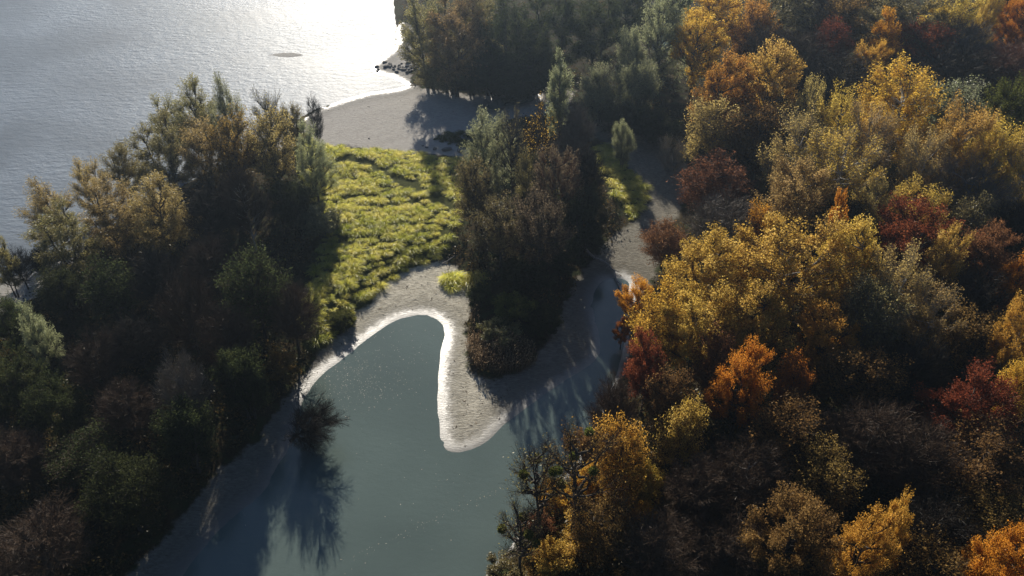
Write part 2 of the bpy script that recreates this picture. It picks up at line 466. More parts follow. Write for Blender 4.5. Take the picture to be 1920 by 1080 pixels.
sheet('pool', poly_at([(880, 215), (930, 165), (1010, 165), (1030, 195), (950, 215)]), 0, M_POND)
sheet('side_channel', poly_at([(1190, 110), (1230, 55), (1350, 25), (1370, 65), (1260, 115)]), 0, M_POND)

# ------------------------------------------------------------------ tree prototypes
def unit(v): return v / (np.linalg.norm(v, axis=-1, keepdims=True) + 1e-9)

def grow(seed, H, R, Rz, zc, K, rc, aspect, nt, lpt, leaf, upb=.5, droop=0., stems=1, r0=.3, base=.25, follow=1., sub=0, tw=.035,
         leaf_t0=.35, jit=.12, inner=.15, lean=0., lumpy=.35, limb_r=.1):
    """trunk, limbs to clumps of twigs, leaves on the twigs; returns mesh triples wood, twigs, leaves"""
    rng = np.random.default_rng(seed)
    # clump centres spread through the crown's outer volume
    cand = unit(rng.normal(size=(K * 30, 3)))
    cand *= (rng.uniform(inner, 1, (len(cand), 1)) ** .45)
    cand = cand[cand[:, 2] > -.75]
    lump = 1 + lumpy * (vnoise(cand[:, 0] * 1.6 + 7 + seed, cand[:, 1] * 1.6 + cand[:, 2] * 1.3 + 3, seed) - .5) * 2
    cand *= lump[:, None]
    pick = [int(rng.integers(len(cand)))]
    dmin = np.full(len(cand), 9.)
    for _ in range(K - 1):
        dmin = np.minimum(dmin, np.linalg.norm(cand - cand[pick[-1]], axis=1))
        pick.append(int(np.argmax(dmin * rng.uniform(.75, 1, len(cand)))))
    shrink = 1 - rc / R * .75
    C = cand[pick] * np.array([R * shrink, R * shrink, Rz * (1 - rc * aspect / Rz * .6)]) + np.array([0, 0, zc])
    C[:, 0] += lean * (C[:, 2] / H)
    # stems
    wood = []
    st = []
    for s in range(stems):
        a = 2 * np.pi * s / stems + rng.uniform(0, 1)
        spread = (R * .35 if stems > 1 else .3)
        top = np.array([math.cos(a) * spread + lean * .8, math.sin(a) * spread, zc + Rz * rng.uniform(.25, .6)])
        k = 9
        t = np.linspace(0, 1, k)[:, None]
        p = np.array([math.cos(a), math.sin(a), 0]) * (.5 * (stems > 1)) * (1 - t) + top * t
        p[:, :2] += np.cumsum(rng.normal(0, .11, (k, 2)), 0) * np.linspace(0, 1, k)[:, None]
        p[0, 2] = -.5
        st.append(p)
        rad = r0 * (1 - .8 * t[:, 0] ** .8); rad[0] *= 1.5
        wood.append(tubes(p[None], rad[None], 7))
    # limbs
    rad_dir = C - np.array([0, 0, zc - Rz * .5]); axis_ = unit(unit(rad_dir) * (1 - upb) + np.array([0, 0, 1.]) * upb)
    rcs = rc * rng.uniform(.65, 1.3, K)
    E = C - axis_ * (rcs * aspect * .55)[:, None]
    S = np.zeros_like(E)
    for i in range(K):
        p = min(st, key=lambda s_: np.min(np.linalg.norm(s_[3:, :2] - E[i, :2], axis=1)))
        zt = np.clip(E[i, 2] - .55 * np.linalg.norm(E[i, :2] - p[4, :2]) - rng.uniform(0, 1.5), H * base * .6, p[-1, 2])
        S[i] = [np.interp(zt, p[:, 2], p[:, j]) for j in range(3)]
    mid = (S + E) * .5; mid[:, 2] -= .12 * np.linalg.norm(E - S, axis=1); mid += rng.normal(0, .25, mid.shape)
    L = bez(S, mid, E, 5)
    L[:, 1:-1] += rng.normal(0, .12, L[:, 1:-1].shape)
    lr = limb_r * (1.35 - .9 * np.linspace(0, 1, 6))[None] * rng.uniform(.7, 1.2, (K, 1))
    wood.append(tubes(L, lr, 5))
    # twigs
    n = K * nt
    ci = np.repeat(np.arange(K), nt)
    u = unit(rng.normal(size=(n, 3))) * rng.uniform(.25, 1, (n, 1)) ** .4
    ax = axis_[ci]; along = (u * ax).sum(1, keepdims=True)
    off = u + ax * along * (aspect - 1) + ax * .25
    P2 = C[ci] + off * rcs[ci][:, None]
    tl = rng.uniform(.55, 1, n)
    li = tl * 5; k0 = np.clip(li.astype(int), 0, 4); f = (li - k0)[:, None]
    P0 = L[ci, k0] * (1 - f) + L[ci, k0 + 1] * f
    P1 = P0 * .45 + P2 * .55 + ax * (rcs[ci] * .25 * aspect)[:, None]
    P2 = P2 - np.array([0, 0, 1.]) * (droop * rng.uniform(.3, 1.2, n) * rcs[ci])[:, None]
    tp = bez(P0, P1, P2, 3)
    tints = np.clip(rng.normal(.5, .2, n), 0, 1)
    twigs = [ribbons(rng, tp, tw * 1.5, tw * .5, tints)]
    if sub:
        m = n * sub
        ti = np.repeat(np.arange(n), sub)
        t = rng.uniform(.3, .95, m)[:, None]
        q0 = (1 - t) ** 2 * P0[ti] + 2 * t * (1 - t) * P1[ti] + t * t * P2[ti]
        d = unit(P2[ti] - P1[ti]) + rng.normal(0, .55, (m, 3)) + np.array([0, 0, .25 - droop])
        q2 = q0 + unit(d) * rng.uniform(.4, 1.1, (m, 1)) * rc * .45
        twigs.append(ribbons(rng, np.stack([q0, q2], 1), tw * .75, tw * .4, tints[ti]))
    # leaves
    lv = None
    if lpt > 0:
        m = int(n * lpt)
        ti = rng.integers(0, n, m) if lpt < 1 else np.repeat(np.arange(n), int(lpt))
        m = len(ti)
        t = rng.uniform(leaf_t0, 1.04, m)[:, None]
        c = (1 - t) ** 2 * P0[ti] + 2 * t * (1 - t) * P1[ti] + t * t * P2[ti] + rng.normal(0, jit * rc, (m, 3))
        d = unit(P2[ti] - P1[ti])
        clump_t = rng.uniform(0, 1, K)
        tn = np.clip(.30 * clump_t[ci[ti]] + .25 * rng.uniform(0, 1, n)[ti] + .45 * rng.uniform(0, 1, m), 0, 1)
        lv = leaf_quads(rng, c, leaf[0], leaf[1], d, follow, tn, up=-droop * .5)
    return join(wood), join(twigs), lv

PROTO = {}
def proto(key, n, W, **kw):
    PROTO[key] = []
    for i in range(n):
        k = dict(kw); sd = sum(map(ord, key)) * 17 + i * 101
        r = np.random.default_rng(sd)
        k['K'] = int(k['K'] * r.uniform(.85, 1.15)); k['R'] *= r.uniform(.93, 1.07)
        wood, tw, lv = grow(sd, **k)
        ent = {'H': k['H'], 'W': W, 'zc': k['zc'], 'wood': mesh_quads('trunk', *wood, smooth=True), 'twig': mesh_quads('branches', *tw)}
        if lv is not None: ent['leaf'] = mesh_quads('crown', *lv)
        for part in ('wood', 'twig', 'leaf'):
            if part in ent: ent[part].materials.append(WOOD['dark'])
        PROTO[key].append(ent)

proto('poplar', 4, 12, H=24, R=6, Rz=10, zc=13.5, K=36, rc=1.5, aspect=2.0, nt=56, lpt=12, leaf=(.23, .17), upb=.72, r0=.32, sub=1, tw=.03)
proto('thin_poplar', 3, 12, H=24, R=6, Rz=10, zc=13.5, K=34, rc=1.5, aspect=2.1, nt=56, lpt=7, leaf=(.22, .17), upb=.75, r0=.3, sub=2, tw=.038)
proto('oak', 4, 11, H=18, R=5.5, Rz=7.2, zc=10.2, K=42, rc=1.4, aspect=1.0, nt=50, lpt=14, leaf=(.205, .165), upb=.35, r0=.3, lumpy=.5)
proto('willow', 4, 12, H=20, R=6, Rz=9, zc=10.8, K=38, rc=1.75, aspect=1.35, nt=56, lpt=10, leaf=(.40, .11), upb=.5, droop=.35, follow=.4, stems=2, r0=.3, sub=1, tw=.028, lumpy=.5)
proto('round_willow', 3, 10, H=14, R=5, Rz=6.3, zc=7.5, K=20, rc=2.1, aspect=1.05, nt=100, lpt=11, leaf=(.34, .09), upb=.45, droop=.1, follow=.5, stems=3, r0=.22, base=.15)
proto('bare', 4, 10, H=16, R=5, Rz=7, zc=9, K=32, rc=1.8, aspect=1.3, nt=62, lpt=1, leaf=(.2, .15), upb=.5, r0=.22, sub=9, tw=.028, limb_r=.075)
proto('half_bare', 3, 10, H=16, R=5, Rz=7, zc=9, K=32, rc=1.7, aspect=1.2, nt=56, lpt=7, leaf=(.24, .18), upb=.45, r0=.24, sub=4, tw=.028)
proto('column', 1, 5.6, H=30, R=2.8, Rz=10, zc=19.5, K=34, rc=1.3, aspect=1.8, nt=56, lpt=10, leaf=(.26, .16), upb=.8, r0=.36)
proto('open', 3, 11, H=19, R=5.5, Rz=6, zc=12.8, K=22, rc=1.7, aspect=1.25, nt=42, lpt=1, leaf=(.25, .19), upb=.5, r0=.34, sub=6, tw=.03, limb_r=.17, stems=1, base=.4)
proto('shrub', 4, 6, H=5, R=3, Rz=2.9, zc=2.4, K=26, rc=.9, aspect=1.1, nt=44, lpt=12, leaf=(.22, .14), upb=.45, stems=4, r0=.08, base=.1, limb_r=.04, tw=.02)
proto('bare_shrub', 3, 6, H=6, R=3, Rz=3, zc=3.1, K=22, rc=1.0, aspect=1.5, nt=40, lpt=1, leaf=(.2, .12), upb=.6, stems=4, r0=.07, base=.1, sub=5, tw=.02, limb_r=.04)


counter = {}
def tree(px, py, wpx, H, kind, leaf, label, cat='tree', group=None, wood='dark', twig='brown', name=None, lean=(0, 0), at_base=False):
    lst = PROTO[kind]; n = counter.get(kind, 0); counter[kind] = n + 1
    e = lst[n % len(lst)]
    zc = e['zc'] / e['H'] * H
    base = 1.8
    for _ in range(3):
        p = at(px, py, base if at_base else base + zc)
        base = ground_z(p[0], p[1])
    dist = np.linalg.norm(p - np.array([0, 0, CAM_H]))
    width = wpx * dist / F_PX * (1.12 if group and 'right bank' in group else 1.0)
    sx = width / e['W']; sz = H / e['H']
    names = {'poplar': 'poplar_tree', 'thin_poplar': 'poplar_tree', 'oak': 'autumn_tree', 'willow': 'willow_tree', 'round_willow': 'willow_tree', 'bare': 'bare_tree',
             'half_bare': 'autumn_tree', 'column': 'poplar_tree', 'open': 'open_tree', 'shrub': 'shrub', 'bare_shrub': 'bare_shrub'}
    root = bpy.data.objects.new(name or names[kind], None); col.objects.link(root)
    root.empty_display_size = .5
    root.location = (p[0], p[1], base)
    root.rotation_euler = (lean[0], lean[1], (n * 2.399) % 6.283)
    if lean != (0, 0):
        root.rotation_euler = (Matrix.Rotation(lean[0], 3, 'X') @ Matrix.Rotation(lean[1], 3, 'Y') @ Matrix.Rotation((n * 2.399) % 6.283, 3, 'Z')).to_euler()
    root.scale = (sx, sx, sz)
    tag(root, label, cat, group)
    obj('trunk', e['wood'], WOOD[wood], root, True)
    if 'leaf' in e and leaf:
        obj('branches', e['twig'], TWIG[twig], root, True)
        obj('crown', e['leaf'], LEAF[leaf], root, True)
    else:
        obj('crown', e['twig'], TWIG[twig], root, True)
    return root

G_R = 'trees of the autumn wood on the right bank'
G_L = 'trees of the shaded wood on the left bank'
G_C = 'trees of the middle thicket'
G_T = 'trees around the upper sandbank'
DK = 'leafless dark tree standing in deep shade inside the left wood'
DR = 'leafless dark tree standing in deep shade inside the right wood'
# px, py: middle of the crown in the photograph; width of the crown in px; height in m
TREES = [
 # --- right wood, far edge
 (1330, 40, 110, 24, 'oak', 'gold', 'orange-gold tree at the top of the wood, behind the water gap by the tall willow', G_R, 'dark', 'brown'),
 (1412, 62, 80, 20, 'half_bare', 'gold', 'thin tree with a few yellow tufts behind the big golden pair', G_R, 'dark', 'brown'),
 (1462, 25, 120, 22, 'willow', 'olive', 'dark olive tree at the top edge between gold and brown crowns', G_R, 'dark', 'dark'),
 (1535, 30, 110, 22, 'bare', None, 'brown leafless tree at the top edge behind the red-tipped one', G_R, 'dark', 'brown'),
 (1582, 50, 90, 22, 'half_bare', 'brown', 'thin brown tree at the top edge next to the round olive one', G_R, 'dark', 'brown'),
 (1682, 48, 135, 22, 'oak', 'olive', 'broad round olive-brown tree at the top of the wood', G_R, 'dark', 'brown'),
 (1782, 30, 88, 25, 'poplar', 'yellow', 'yellow-crested poplar at the top edge of the wood', G_R, 'grey', 'grey'),
 (1852, 32, 44, 24, 'poplar', 'yellow', 'small yellow poplar tip beside the yellow-crested poplar at the top', G_R, 'grey', 'grey'),
 (1908, 55, 60, 20, 'oak', 'orange', 'orange crown cut by the right edge near the top corner', G_R, 'dark', 'brown'),
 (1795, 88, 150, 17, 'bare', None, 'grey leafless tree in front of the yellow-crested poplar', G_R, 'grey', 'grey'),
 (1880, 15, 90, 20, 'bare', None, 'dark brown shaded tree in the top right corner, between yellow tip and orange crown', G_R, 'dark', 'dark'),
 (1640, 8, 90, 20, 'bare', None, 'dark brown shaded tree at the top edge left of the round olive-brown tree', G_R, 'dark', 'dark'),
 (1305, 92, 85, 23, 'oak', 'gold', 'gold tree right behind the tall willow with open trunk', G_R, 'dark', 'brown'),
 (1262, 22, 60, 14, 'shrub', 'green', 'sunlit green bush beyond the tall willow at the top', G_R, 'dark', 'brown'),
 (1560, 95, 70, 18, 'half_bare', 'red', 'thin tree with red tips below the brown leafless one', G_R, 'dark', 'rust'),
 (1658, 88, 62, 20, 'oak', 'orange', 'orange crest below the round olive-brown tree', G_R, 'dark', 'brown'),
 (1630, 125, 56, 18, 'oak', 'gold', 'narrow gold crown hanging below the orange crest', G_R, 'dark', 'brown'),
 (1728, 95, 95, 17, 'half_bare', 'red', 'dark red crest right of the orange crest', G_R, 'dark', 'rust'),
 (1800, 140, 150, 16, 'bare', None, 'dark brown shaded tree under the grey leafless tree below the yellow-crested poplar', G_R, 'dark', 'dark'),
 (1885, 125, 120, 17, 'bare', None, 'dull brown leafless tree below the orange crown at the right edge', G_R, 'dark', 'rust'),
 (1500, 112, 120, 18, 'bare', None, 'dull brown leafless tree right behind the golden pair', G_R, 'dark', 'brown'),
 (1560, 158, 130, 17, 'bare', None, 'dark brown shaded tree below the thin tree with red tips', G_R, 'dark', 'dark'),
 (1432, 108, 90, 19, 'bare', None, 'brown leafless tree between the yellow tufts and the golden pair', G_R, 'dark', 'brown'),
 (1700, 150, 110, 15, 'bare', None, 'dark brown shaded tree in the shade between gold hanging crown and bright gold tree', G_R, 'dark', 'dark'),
 # --- right wood, upper middle
 (1352, 180, 105, 23, 'oak', 'gold', 'deep gold crown, nearer the willows of the golden pair', G_R, 'dark', 'brown'),
 (1440, 158, 112, 26, 'oak', 'yellow', 'yellow crown with dark stem, taller of the golden pair', G_R, 'dark', 'brown'),
 (1682, 212, 138, 26, 'poplar', 'gold', 'bright gold flame-shaped tree standing out above the dark wood', G_R, 'pale', 'pale'),
 (1790, 200, 112, 16, 'half_bare', 'silver', 'grey-green domed crown right of the bright gold flame-shaped tree', G_R, 'grey', 'grey'),
 (1893, 210, 92, 24, 'poplar', 'green', 'fresh green tree at the right edge of the wood', G_R, 'grey', 'brown'),
 (1840, 250, 90, 14, 'bare', None, 'purplish bare tree between the grey-green dome and the green tree', G_R, 'dark', 'brown'),
 (1512, 225, 50, 24, 'thin_poplar', 'pale', 'slim pale poplar with a bare lower stem beside the yellow crown', G_R, 'pale', 'grey'),
 (1566, 245, 80, 25, 'poplar', 'yellow', 'yellow poplar leading up to the bright gold flame-shaped tree', G_R, 'pale', 'grey'),
 (1625, 275, 100, 23, 'thin_poplar', 'pale', 'thin grey-yellow poplar under the bright gold flame-shaped tree', G_R, 'pale', 'pale'),
 (1335, 250, 100, 18, 'half_bare', 'pale', 'half bare gold-grey tree under the deep gold crown', G_R, 'grey', 'grey'),
 (1425, 262, 110, 18, 'half_bare', 'brown', 'brown-gold crown below the taller golden crown', G_R, 'dark', 'brown'),
 (1262, 290, 56, 9, 'bare_shrub', None, 'pale bare shrub on the bank beside the sandy channel', G_R, 'grey', 'pale'),
 (1490, 300, 125, 23, 'thin_poplar', 'pale', 'grey-stemmed thin poplar above the rust-red tree', G_R, 'pale', 'pale'),
 (1575, 335, 140, 24, 'thin_poplar', 'yellow', 'broad yellow-grey poplar in the middle of the wood', G_R, 'pale', 'pale'),
 (1505, 378, 150, 22, 'poplar', 'pale', 'broad dull yellow poplar above the large golden crown', G_R, 'grey', 'grey'),
 (1335, 345, 140, 14, 'half_bare', 'rust', 'rust-red spreading tree with dark limbs above the sandy channel', G_R, 'dark', 'rust'),
 (1795, 290, 92, 27, 'poplar', 'yellow', 'tall yellow poplar in the row near the right edge, left one', G_R, 'pale', 'pale'),
 (1725, 320, 90, 23, 'thin_poplar', 'pale', 'greyish poplar at the left end of the poplar row', G_R, 'pale', 'pale'),
 (1862, 305, 95, 26, 'poplar', 'yellow', 'tall yellow poplar in the row near the right edge, second from the edge', G_R, 'pale', 'pale'),
 (1915, 335, 70, 25, 'thin_poplar', 'yellow', 'yellow poplar of the row, cut by the right edge', G_R, 'pale', 'pale'),
 (1815, 370, 150, 18, 'bare', None, 'grey leafless tree with pale stems below the poplar row', G_R, 'pale', 'grey'),
 (1712, 405, 105, 20, 'poplar', 'yellow', 'pale yellow domed poplar right above the dark red tree', G_R, 'pale', 'grey'),
 (1640, 395, 60, 17, 'thin_poplar', 'pale', 'small thin poplar left of the pale yellow domed one', G_R, 'pale', 'pale'),
 (1815, 432, 95, 16, 'half_bare', 'olive', 'thin olive tree behind the orange-rust crown', G_R, 'grey', 'grey'),
 (1360, 425, 130, 15, 'bare', None, 'grey-brown leafless tree below the rust-red spreading one', G_R, 'grey', 'grey'),
 (1245, 455, 85, 10, 'half_bare', 'rust', 'rust-tinted thin tree leaning over the sandy channel', G_R, 'dark', 'rust'),
 (1415, 435, 60, 15, 'half_bare', 'orange', 'small orange-brown crown above the large golden mass', G_R, 'dark', 'brown'),
 (1900, 430, 100, 16, 'bare', None, 'dark brown shaded tree at the right edge below the poplar row', G_R, 'dark', 'dark'),
 (1590, 420, 100, 15, 'bare', None, 'dark leafless tree in the gap behind the large golden crown', G_R, 'pale', 'dark'),
 # --- right wood, middle
 (1322, 520, 165, 20, 'oak', 'yellow', 'broad golden crown beside the blue end of the channel', G_R, 'dark', 'brown'),
 (1475, 505, 180, 25, 'oak', 'yellow', 'largest golden-yellow crown in the middle of the wood', G_R, 'grey', 'grey'),
 (1600, 505, 110, 23, 'oak', 'yellow', 'yellow crown directly left of the dark red tree', G_R, 'grey', 'grey'),
 (1722, 465, 150, 19, 'oak', 'red', 'dark red tree, the largest red crown in the wood', G_R, 'dark', 'rust'),
 (1562, 452, 46, 21, 'oak', 'orange', 'small orange crown between the yellow crowns and the dark red tree', G_R, 'dark', 'rust'),
 (1835, 485, 95, 18, 'oak', 'rust', 'orange-rust crown right of the dark red tree', G_R, 'dark', 'rust'),
 (1903, 530, 66, 17, 'oak', 'orange', 'orange crown cut by the right edge at mid height', G_R, 'dark', 'rust'),
 (1762, 500, 80, 20, 'poplar', 'yellow', 'yellow-tipped poplar in front of the dark red tree', G_R, 'grey', 'grey'),
 (1682, 545, 120, 21, 'thin_poplar', 'pale', 'pale tan poplar in front of the dark red tree', G_R, 'pale', 'pale'),
 (1742, 605, 120, 17, 'thin_poplar', 'pale', 'silvery twiggy crown sweeping over the dark hollow', G_R, 'pale', 'pale'),
 (1192, 566, 62, 13, 'oak', 'orange', 'bright orange crown hanging over the narrow blue channel', G_R, 'dark', 'brown'),
 (1166, 622, 34, 7, 'oak', 'orange', 'small orange bush at the water edge below the bright orange crown', G_R, 'dark', 'brown'),
 (1240, 610, 110, 18, 'half_bare', 'gold', 'brown-gold tree behind the bright orange crown', G_R, 'dark', 'brown'),
 (1900, 645, 66, 20, 'poplar', 'gold', 'gold poplar at the right edge, upper of two', G_R, 'grey', 'grey'),
 (1906, 735, 76, 19, 'poplar', 'gold', 'gold poplar at the right edge, lower of two', G_R, 'grey', 'grey'),
 (1305, 622, 130, 20, 'oak', 'yellow', 'yellow-brown crown with dark limbs under the broad golden one', G_R, 'dark', 'brown'),
 (1420, 610, 140, 19, 'oak', 'yellow', 'shaded yellow-olive crown below the largest golden-yellow one', G_R, 'dark', 'brown'),
 (1545, 645, 95, 17, 'oak', 'gold', 'dull gold crown sunk into the dark hollow', G_R, 'dark', 'brown'),
 (1625, 600, 110, 19, 'half_bare', 'olive', 'olive thin crown beside the silvery twiggy one', G_R, 'grey', 'grey'),
 (1212, 695, 86, 16, 'oak', 'red', 'dark red small tree near the channel edge', G_R, 'dark', 'rust'),
 (1388, 725, 92, 21, 'oak', 'orange', 'flaming orange crown surrounded by shade', G_R, 'dark', 'rust'),
 (1482, 722, 70, 15, 'half_bare', 'orange', 'thin orange crown right of the flaming orange one', G_R, 'dark', 'rust'),
 (1335, 680, 80, 15, 'half_bare', 'rust', 'dark red-brown crown left of the flaming orange one', G_R, 'dark', 'rust'),
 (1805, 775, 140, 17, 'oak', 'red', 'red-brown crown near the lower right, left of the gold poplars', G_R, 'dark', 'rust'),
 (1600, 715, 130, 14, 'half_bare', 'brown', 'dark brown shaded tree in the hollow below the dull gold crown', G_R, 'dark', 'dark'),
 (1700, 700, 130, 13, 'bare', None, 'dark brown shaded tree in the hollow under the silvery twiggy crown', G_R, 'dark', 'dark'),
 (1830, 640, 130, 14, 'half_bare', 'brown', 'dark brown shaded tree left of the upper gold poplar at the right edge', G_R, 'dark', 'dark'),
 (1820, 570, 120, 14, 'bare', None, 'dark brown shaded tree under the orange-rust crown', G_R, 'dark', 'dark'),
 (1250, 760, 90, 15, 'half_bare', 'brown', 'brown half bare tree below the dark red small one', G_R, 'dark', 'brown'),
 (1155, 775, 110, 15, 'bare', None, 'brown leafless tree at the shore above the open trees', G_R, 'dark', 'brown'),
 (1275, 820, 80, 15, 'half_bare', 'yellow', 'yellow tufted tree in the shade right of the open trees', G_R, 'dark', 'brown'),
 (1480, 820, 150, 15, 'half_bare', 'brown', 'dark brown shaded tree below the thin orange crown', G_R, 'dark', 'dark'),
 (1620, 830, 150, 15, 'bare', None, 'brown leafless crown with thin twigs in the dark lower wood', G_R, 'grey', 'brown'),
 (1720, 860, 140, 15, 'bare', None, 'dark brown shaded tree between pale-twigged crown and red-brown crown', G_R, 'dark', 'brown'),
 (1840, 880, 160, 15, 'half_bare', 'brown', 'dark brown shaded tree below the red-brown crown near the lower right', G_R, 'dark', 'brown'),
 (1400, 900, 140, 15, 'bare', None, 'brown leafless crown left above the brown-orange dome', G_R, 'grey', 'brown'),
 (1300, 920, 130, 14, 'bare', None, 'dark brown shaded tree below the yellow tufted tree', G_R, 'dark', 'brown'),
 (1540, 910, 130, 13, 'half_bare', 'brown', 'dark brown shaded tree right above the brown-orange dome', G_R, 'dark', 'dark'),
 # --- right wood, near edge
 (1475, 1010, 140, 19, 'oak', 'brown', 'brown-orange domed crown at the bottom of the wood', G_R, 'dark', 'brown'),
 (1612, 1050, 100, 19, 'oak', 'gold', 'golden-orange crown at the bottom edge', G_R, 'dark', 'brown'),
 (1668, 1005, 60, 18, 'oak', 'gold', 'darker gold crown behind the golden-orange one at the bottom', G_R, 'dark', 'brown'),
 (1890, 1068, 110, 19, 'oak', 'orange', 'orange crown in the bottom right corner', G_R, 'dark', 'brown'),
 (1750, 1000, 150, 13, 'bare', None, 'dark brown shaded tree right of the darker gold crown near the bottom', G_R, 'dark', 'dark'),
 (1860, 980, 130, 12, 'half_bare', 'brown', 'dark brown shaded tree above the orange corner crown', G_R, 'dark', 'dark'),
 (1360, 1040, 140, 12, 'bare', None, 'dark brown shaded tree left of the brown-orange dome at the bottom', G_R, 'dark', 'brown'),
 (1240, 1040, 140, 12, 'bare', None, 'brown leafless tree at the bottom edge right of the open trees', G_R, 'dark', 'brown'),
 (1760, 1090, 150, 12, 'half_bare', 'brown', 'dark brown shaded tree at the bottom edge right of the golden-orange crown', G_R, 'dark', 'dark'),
 (1080, 880, 150, 22, 'open', 'brown', 'tall open tree with forked dark trunk at the pond shore', G_R, 'dark', 'brown'),
 (1015, 895, 130, 19, 'open', 'olive', 'open twiggy tree leaning out over the pond', G_R, 'dark', 'brown'),
 (1165, 865, 95, 17, 'half_bare', 'gold', 'open gold-leaved tree with single dark trunk right of the forked one', G_R, 'dark', 'brown'),
 (975, 1000, 110, 13, 'open', 'olive', 'small open tree with mistletoe at the bottom of the pond shore', G_R, 'dark', 'brown'),
 (1135, 985, 130, 11, 'half_bare', 'brown', 'low brown tree under the open trees', G_R, 'dark', 'brown'),
 # --- around the upper sandbank
 (800, 62, 110, 25, 'willow', 'olive', 'big willow at the river edge of the upper grove, leaning over the sand', G_T, 'dark', 'brown'),
 (850, 78, 130, 27, 'willow', 'tan', 'biggest willow of the upper grove, golden-olive strands', G_T, 'dark', 'brown'),
 (888, 40, 90, 26, 'willow', 'olive', 'olive willow right behind the biggest one in the upper grove', G_T, 'dark', 'brown'),
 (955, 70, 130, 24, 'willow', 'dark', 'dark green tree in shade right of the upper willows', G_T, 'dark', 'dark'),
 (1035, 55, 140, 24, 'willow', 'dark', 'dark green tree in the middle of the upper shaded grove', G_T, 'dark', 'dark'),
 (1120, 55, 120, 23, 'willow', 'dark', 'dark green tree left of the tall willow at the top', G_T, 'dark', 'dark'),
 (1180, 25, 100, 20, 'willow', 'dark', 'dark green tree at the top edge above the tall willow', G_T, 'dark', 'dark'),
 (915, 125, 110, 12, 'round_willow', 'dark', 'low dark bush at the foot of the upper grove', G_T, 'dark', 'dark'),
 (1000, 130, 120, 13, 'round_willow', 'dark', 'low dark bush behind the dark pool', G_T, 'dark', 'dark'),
 (955, 142, 105, 10, 'round_willow', 'dark', 'added low dark bush keeping sun off the dark pool, right above it', G_T, 'dark', 'dark'),  # this bush and the next two are added to block sun glint
 (1035, 155, 70, 7, 'round_willow', 'dark', 'added low dark bush keeping sun off the dark pool, on its right', G_T, 'dark', 'dark'),
 (885, 152, 80, 7, 'round_willow', 'dark', 'added low dark bush keeping sun off the dark pool, on its left', G_T, 'dark', 'dark'),
 (815, 140, 70, 8, 'round_willow', 'olive', 'low olive bush at the root of the sand spit', G_T, 'dark', 'brown'),
 (840, 140, 90, 9, 'round_willow', 'olive', 'low olive bush under the big upper willows', G_T, 'dark', 'brown'),
 (1048, 172, 46, 30, 'column', 'silver', 'slender grey-green columnar poplar rising above the middle thicket', G_T, 'grey', 'grey'),
 (1124, 172, 82, 16, 'round_willow', 'silver', 'round grey-green willow, left of the three rounded ones', G_T, 'dark', 'grey'),
 (1196, 170, 80, 17, 'round_willow', 'silver', 'round grey-green willow, right of the three rounded ones', G_T, 'dark', 'grey'),
 (1180, 118, 64, 20, 'round_willow', 'silver', 'round grey-green willow, hindmost of the three rounded ones', G_T, 'dark', 'grey'),
 (1242, 62, 88, 28, 'willow', 'silver', 'tall willow with open trunk in front of the small water gap', G_T, 'dark', 'grey'),
 (1225, 232, 100, 9, 'round_willow', 'dark', 'dark bush in shade below the rounded willows', G_T, 'dark', 'dark'),
 (1160, 228, 80, 8, 'round_willow', 'dark', 'small dark bush by the head of the sandy channel', G_T, 'dark', 'dark'),
 (1168, 268, 44, 12, 'round_willow', 'silver', 'small leaning willow on the green strip beside the sandy channel', G_T, 'dark', 'grey'),
 # --- middle thicket
 (918, 285, 90, 21, 'willow', 'silver', 'silvery willow at the left corner of the middle thicket', G_C, 'dark', 'grey'),
 (960, 262, 64, 23, 'open', 'olive', 'tall open tree with dark upright stems in the middle thicket', G_C, 'dark', 'grey'),
 (1012, 255, 78, 23, 'open', 'gold', 'open yellow-leaved tree with dark stems in the middle thicket', G_C, 'dark', 'brown'),
 (1082, 268, 95, 23, 'bare', None, 'grey leafless tree beside the columnar poplar', G_C, 'grey', 'grey'),
 (890, 360, 86, 17, 'half_bare', 'olive', 'olive-brown thin tree at the meadow edge of the middle thicket', G_C, 'dark', 'brown'),
 (992, 335, 80, 15, 'round_willow', 'olive', 'pale olive low crown inside the middle thicket', G_C, 'dark', 'grey'),
 (1045, 345, 100, 21, 'thin_poplar', 'grey', 'grey-brown thin tree on the right flank of the middle thicket', G_C, 'dark', 'rust'),
 (1095, 345, 90, 16, 'bare', None, 'dark leafless tree facing the small leaning willow', G_C, 'dark', 'dark'),
 (1010, 425, 130, 19, 'thin_poplar', 'grey', 'grey-brown thin-leaved tree at the front of the middle thicket', G_C, 'dark', 'brown'),
 (938, 432, 110, 17, 'thin_poplar', 'olive', 'olive-brown feathery tree between meadow and middle thicket', G_C, 'dark', 'brown'),
 (1095, 415, 95, 14, 'round_willow', 'dark', 'dark bush on the channel side of the middle thicket', G_C, 'dark', 'dark'),
 # --- left wood, river edge
 (316, 245, 76, 17, 'willow', 'olive', 'olive willow on the river side behind the green-topped one', G_L, 'dark', 'brown'),
 (370, 228, 92, 20, 'willow', 'olive', 'dark olive willow in the skyline of the left wood, left of the pointed one', G_L, 'dark', 'brown'),
 (430, 222, 58, 21, 'willow', 'silver', 'pointed grey-green willow, tallest against the bright river', G_L, 'dark', 'grey'),
 (505, 220, 70, 20, 'open', 'olive', 'wispy open tree against the brightest water', G_L, 'dark', 'grey'),
 (550, 245, 56, 15, 'half_bare', 'olive', 'wispy thin tree next to the sun glare', G_L, 'dark', 'brown'),
 (592, 226, 32, 14, 'bare', None, 'small bare tree at the edge of the sandbank by the glare', G_L, 'dark', 'dark'),
 (303, 288, 112, 18, 'willow', 'olive', 'green-topped round willow on the river side of the left wood', G_L, 'dark', 'brown'),
 (380, 285, 90, 18, 'willow', 'tan', 'tan-topped willow right of the green-topped round one', G_L, 'dark', 'brown'),
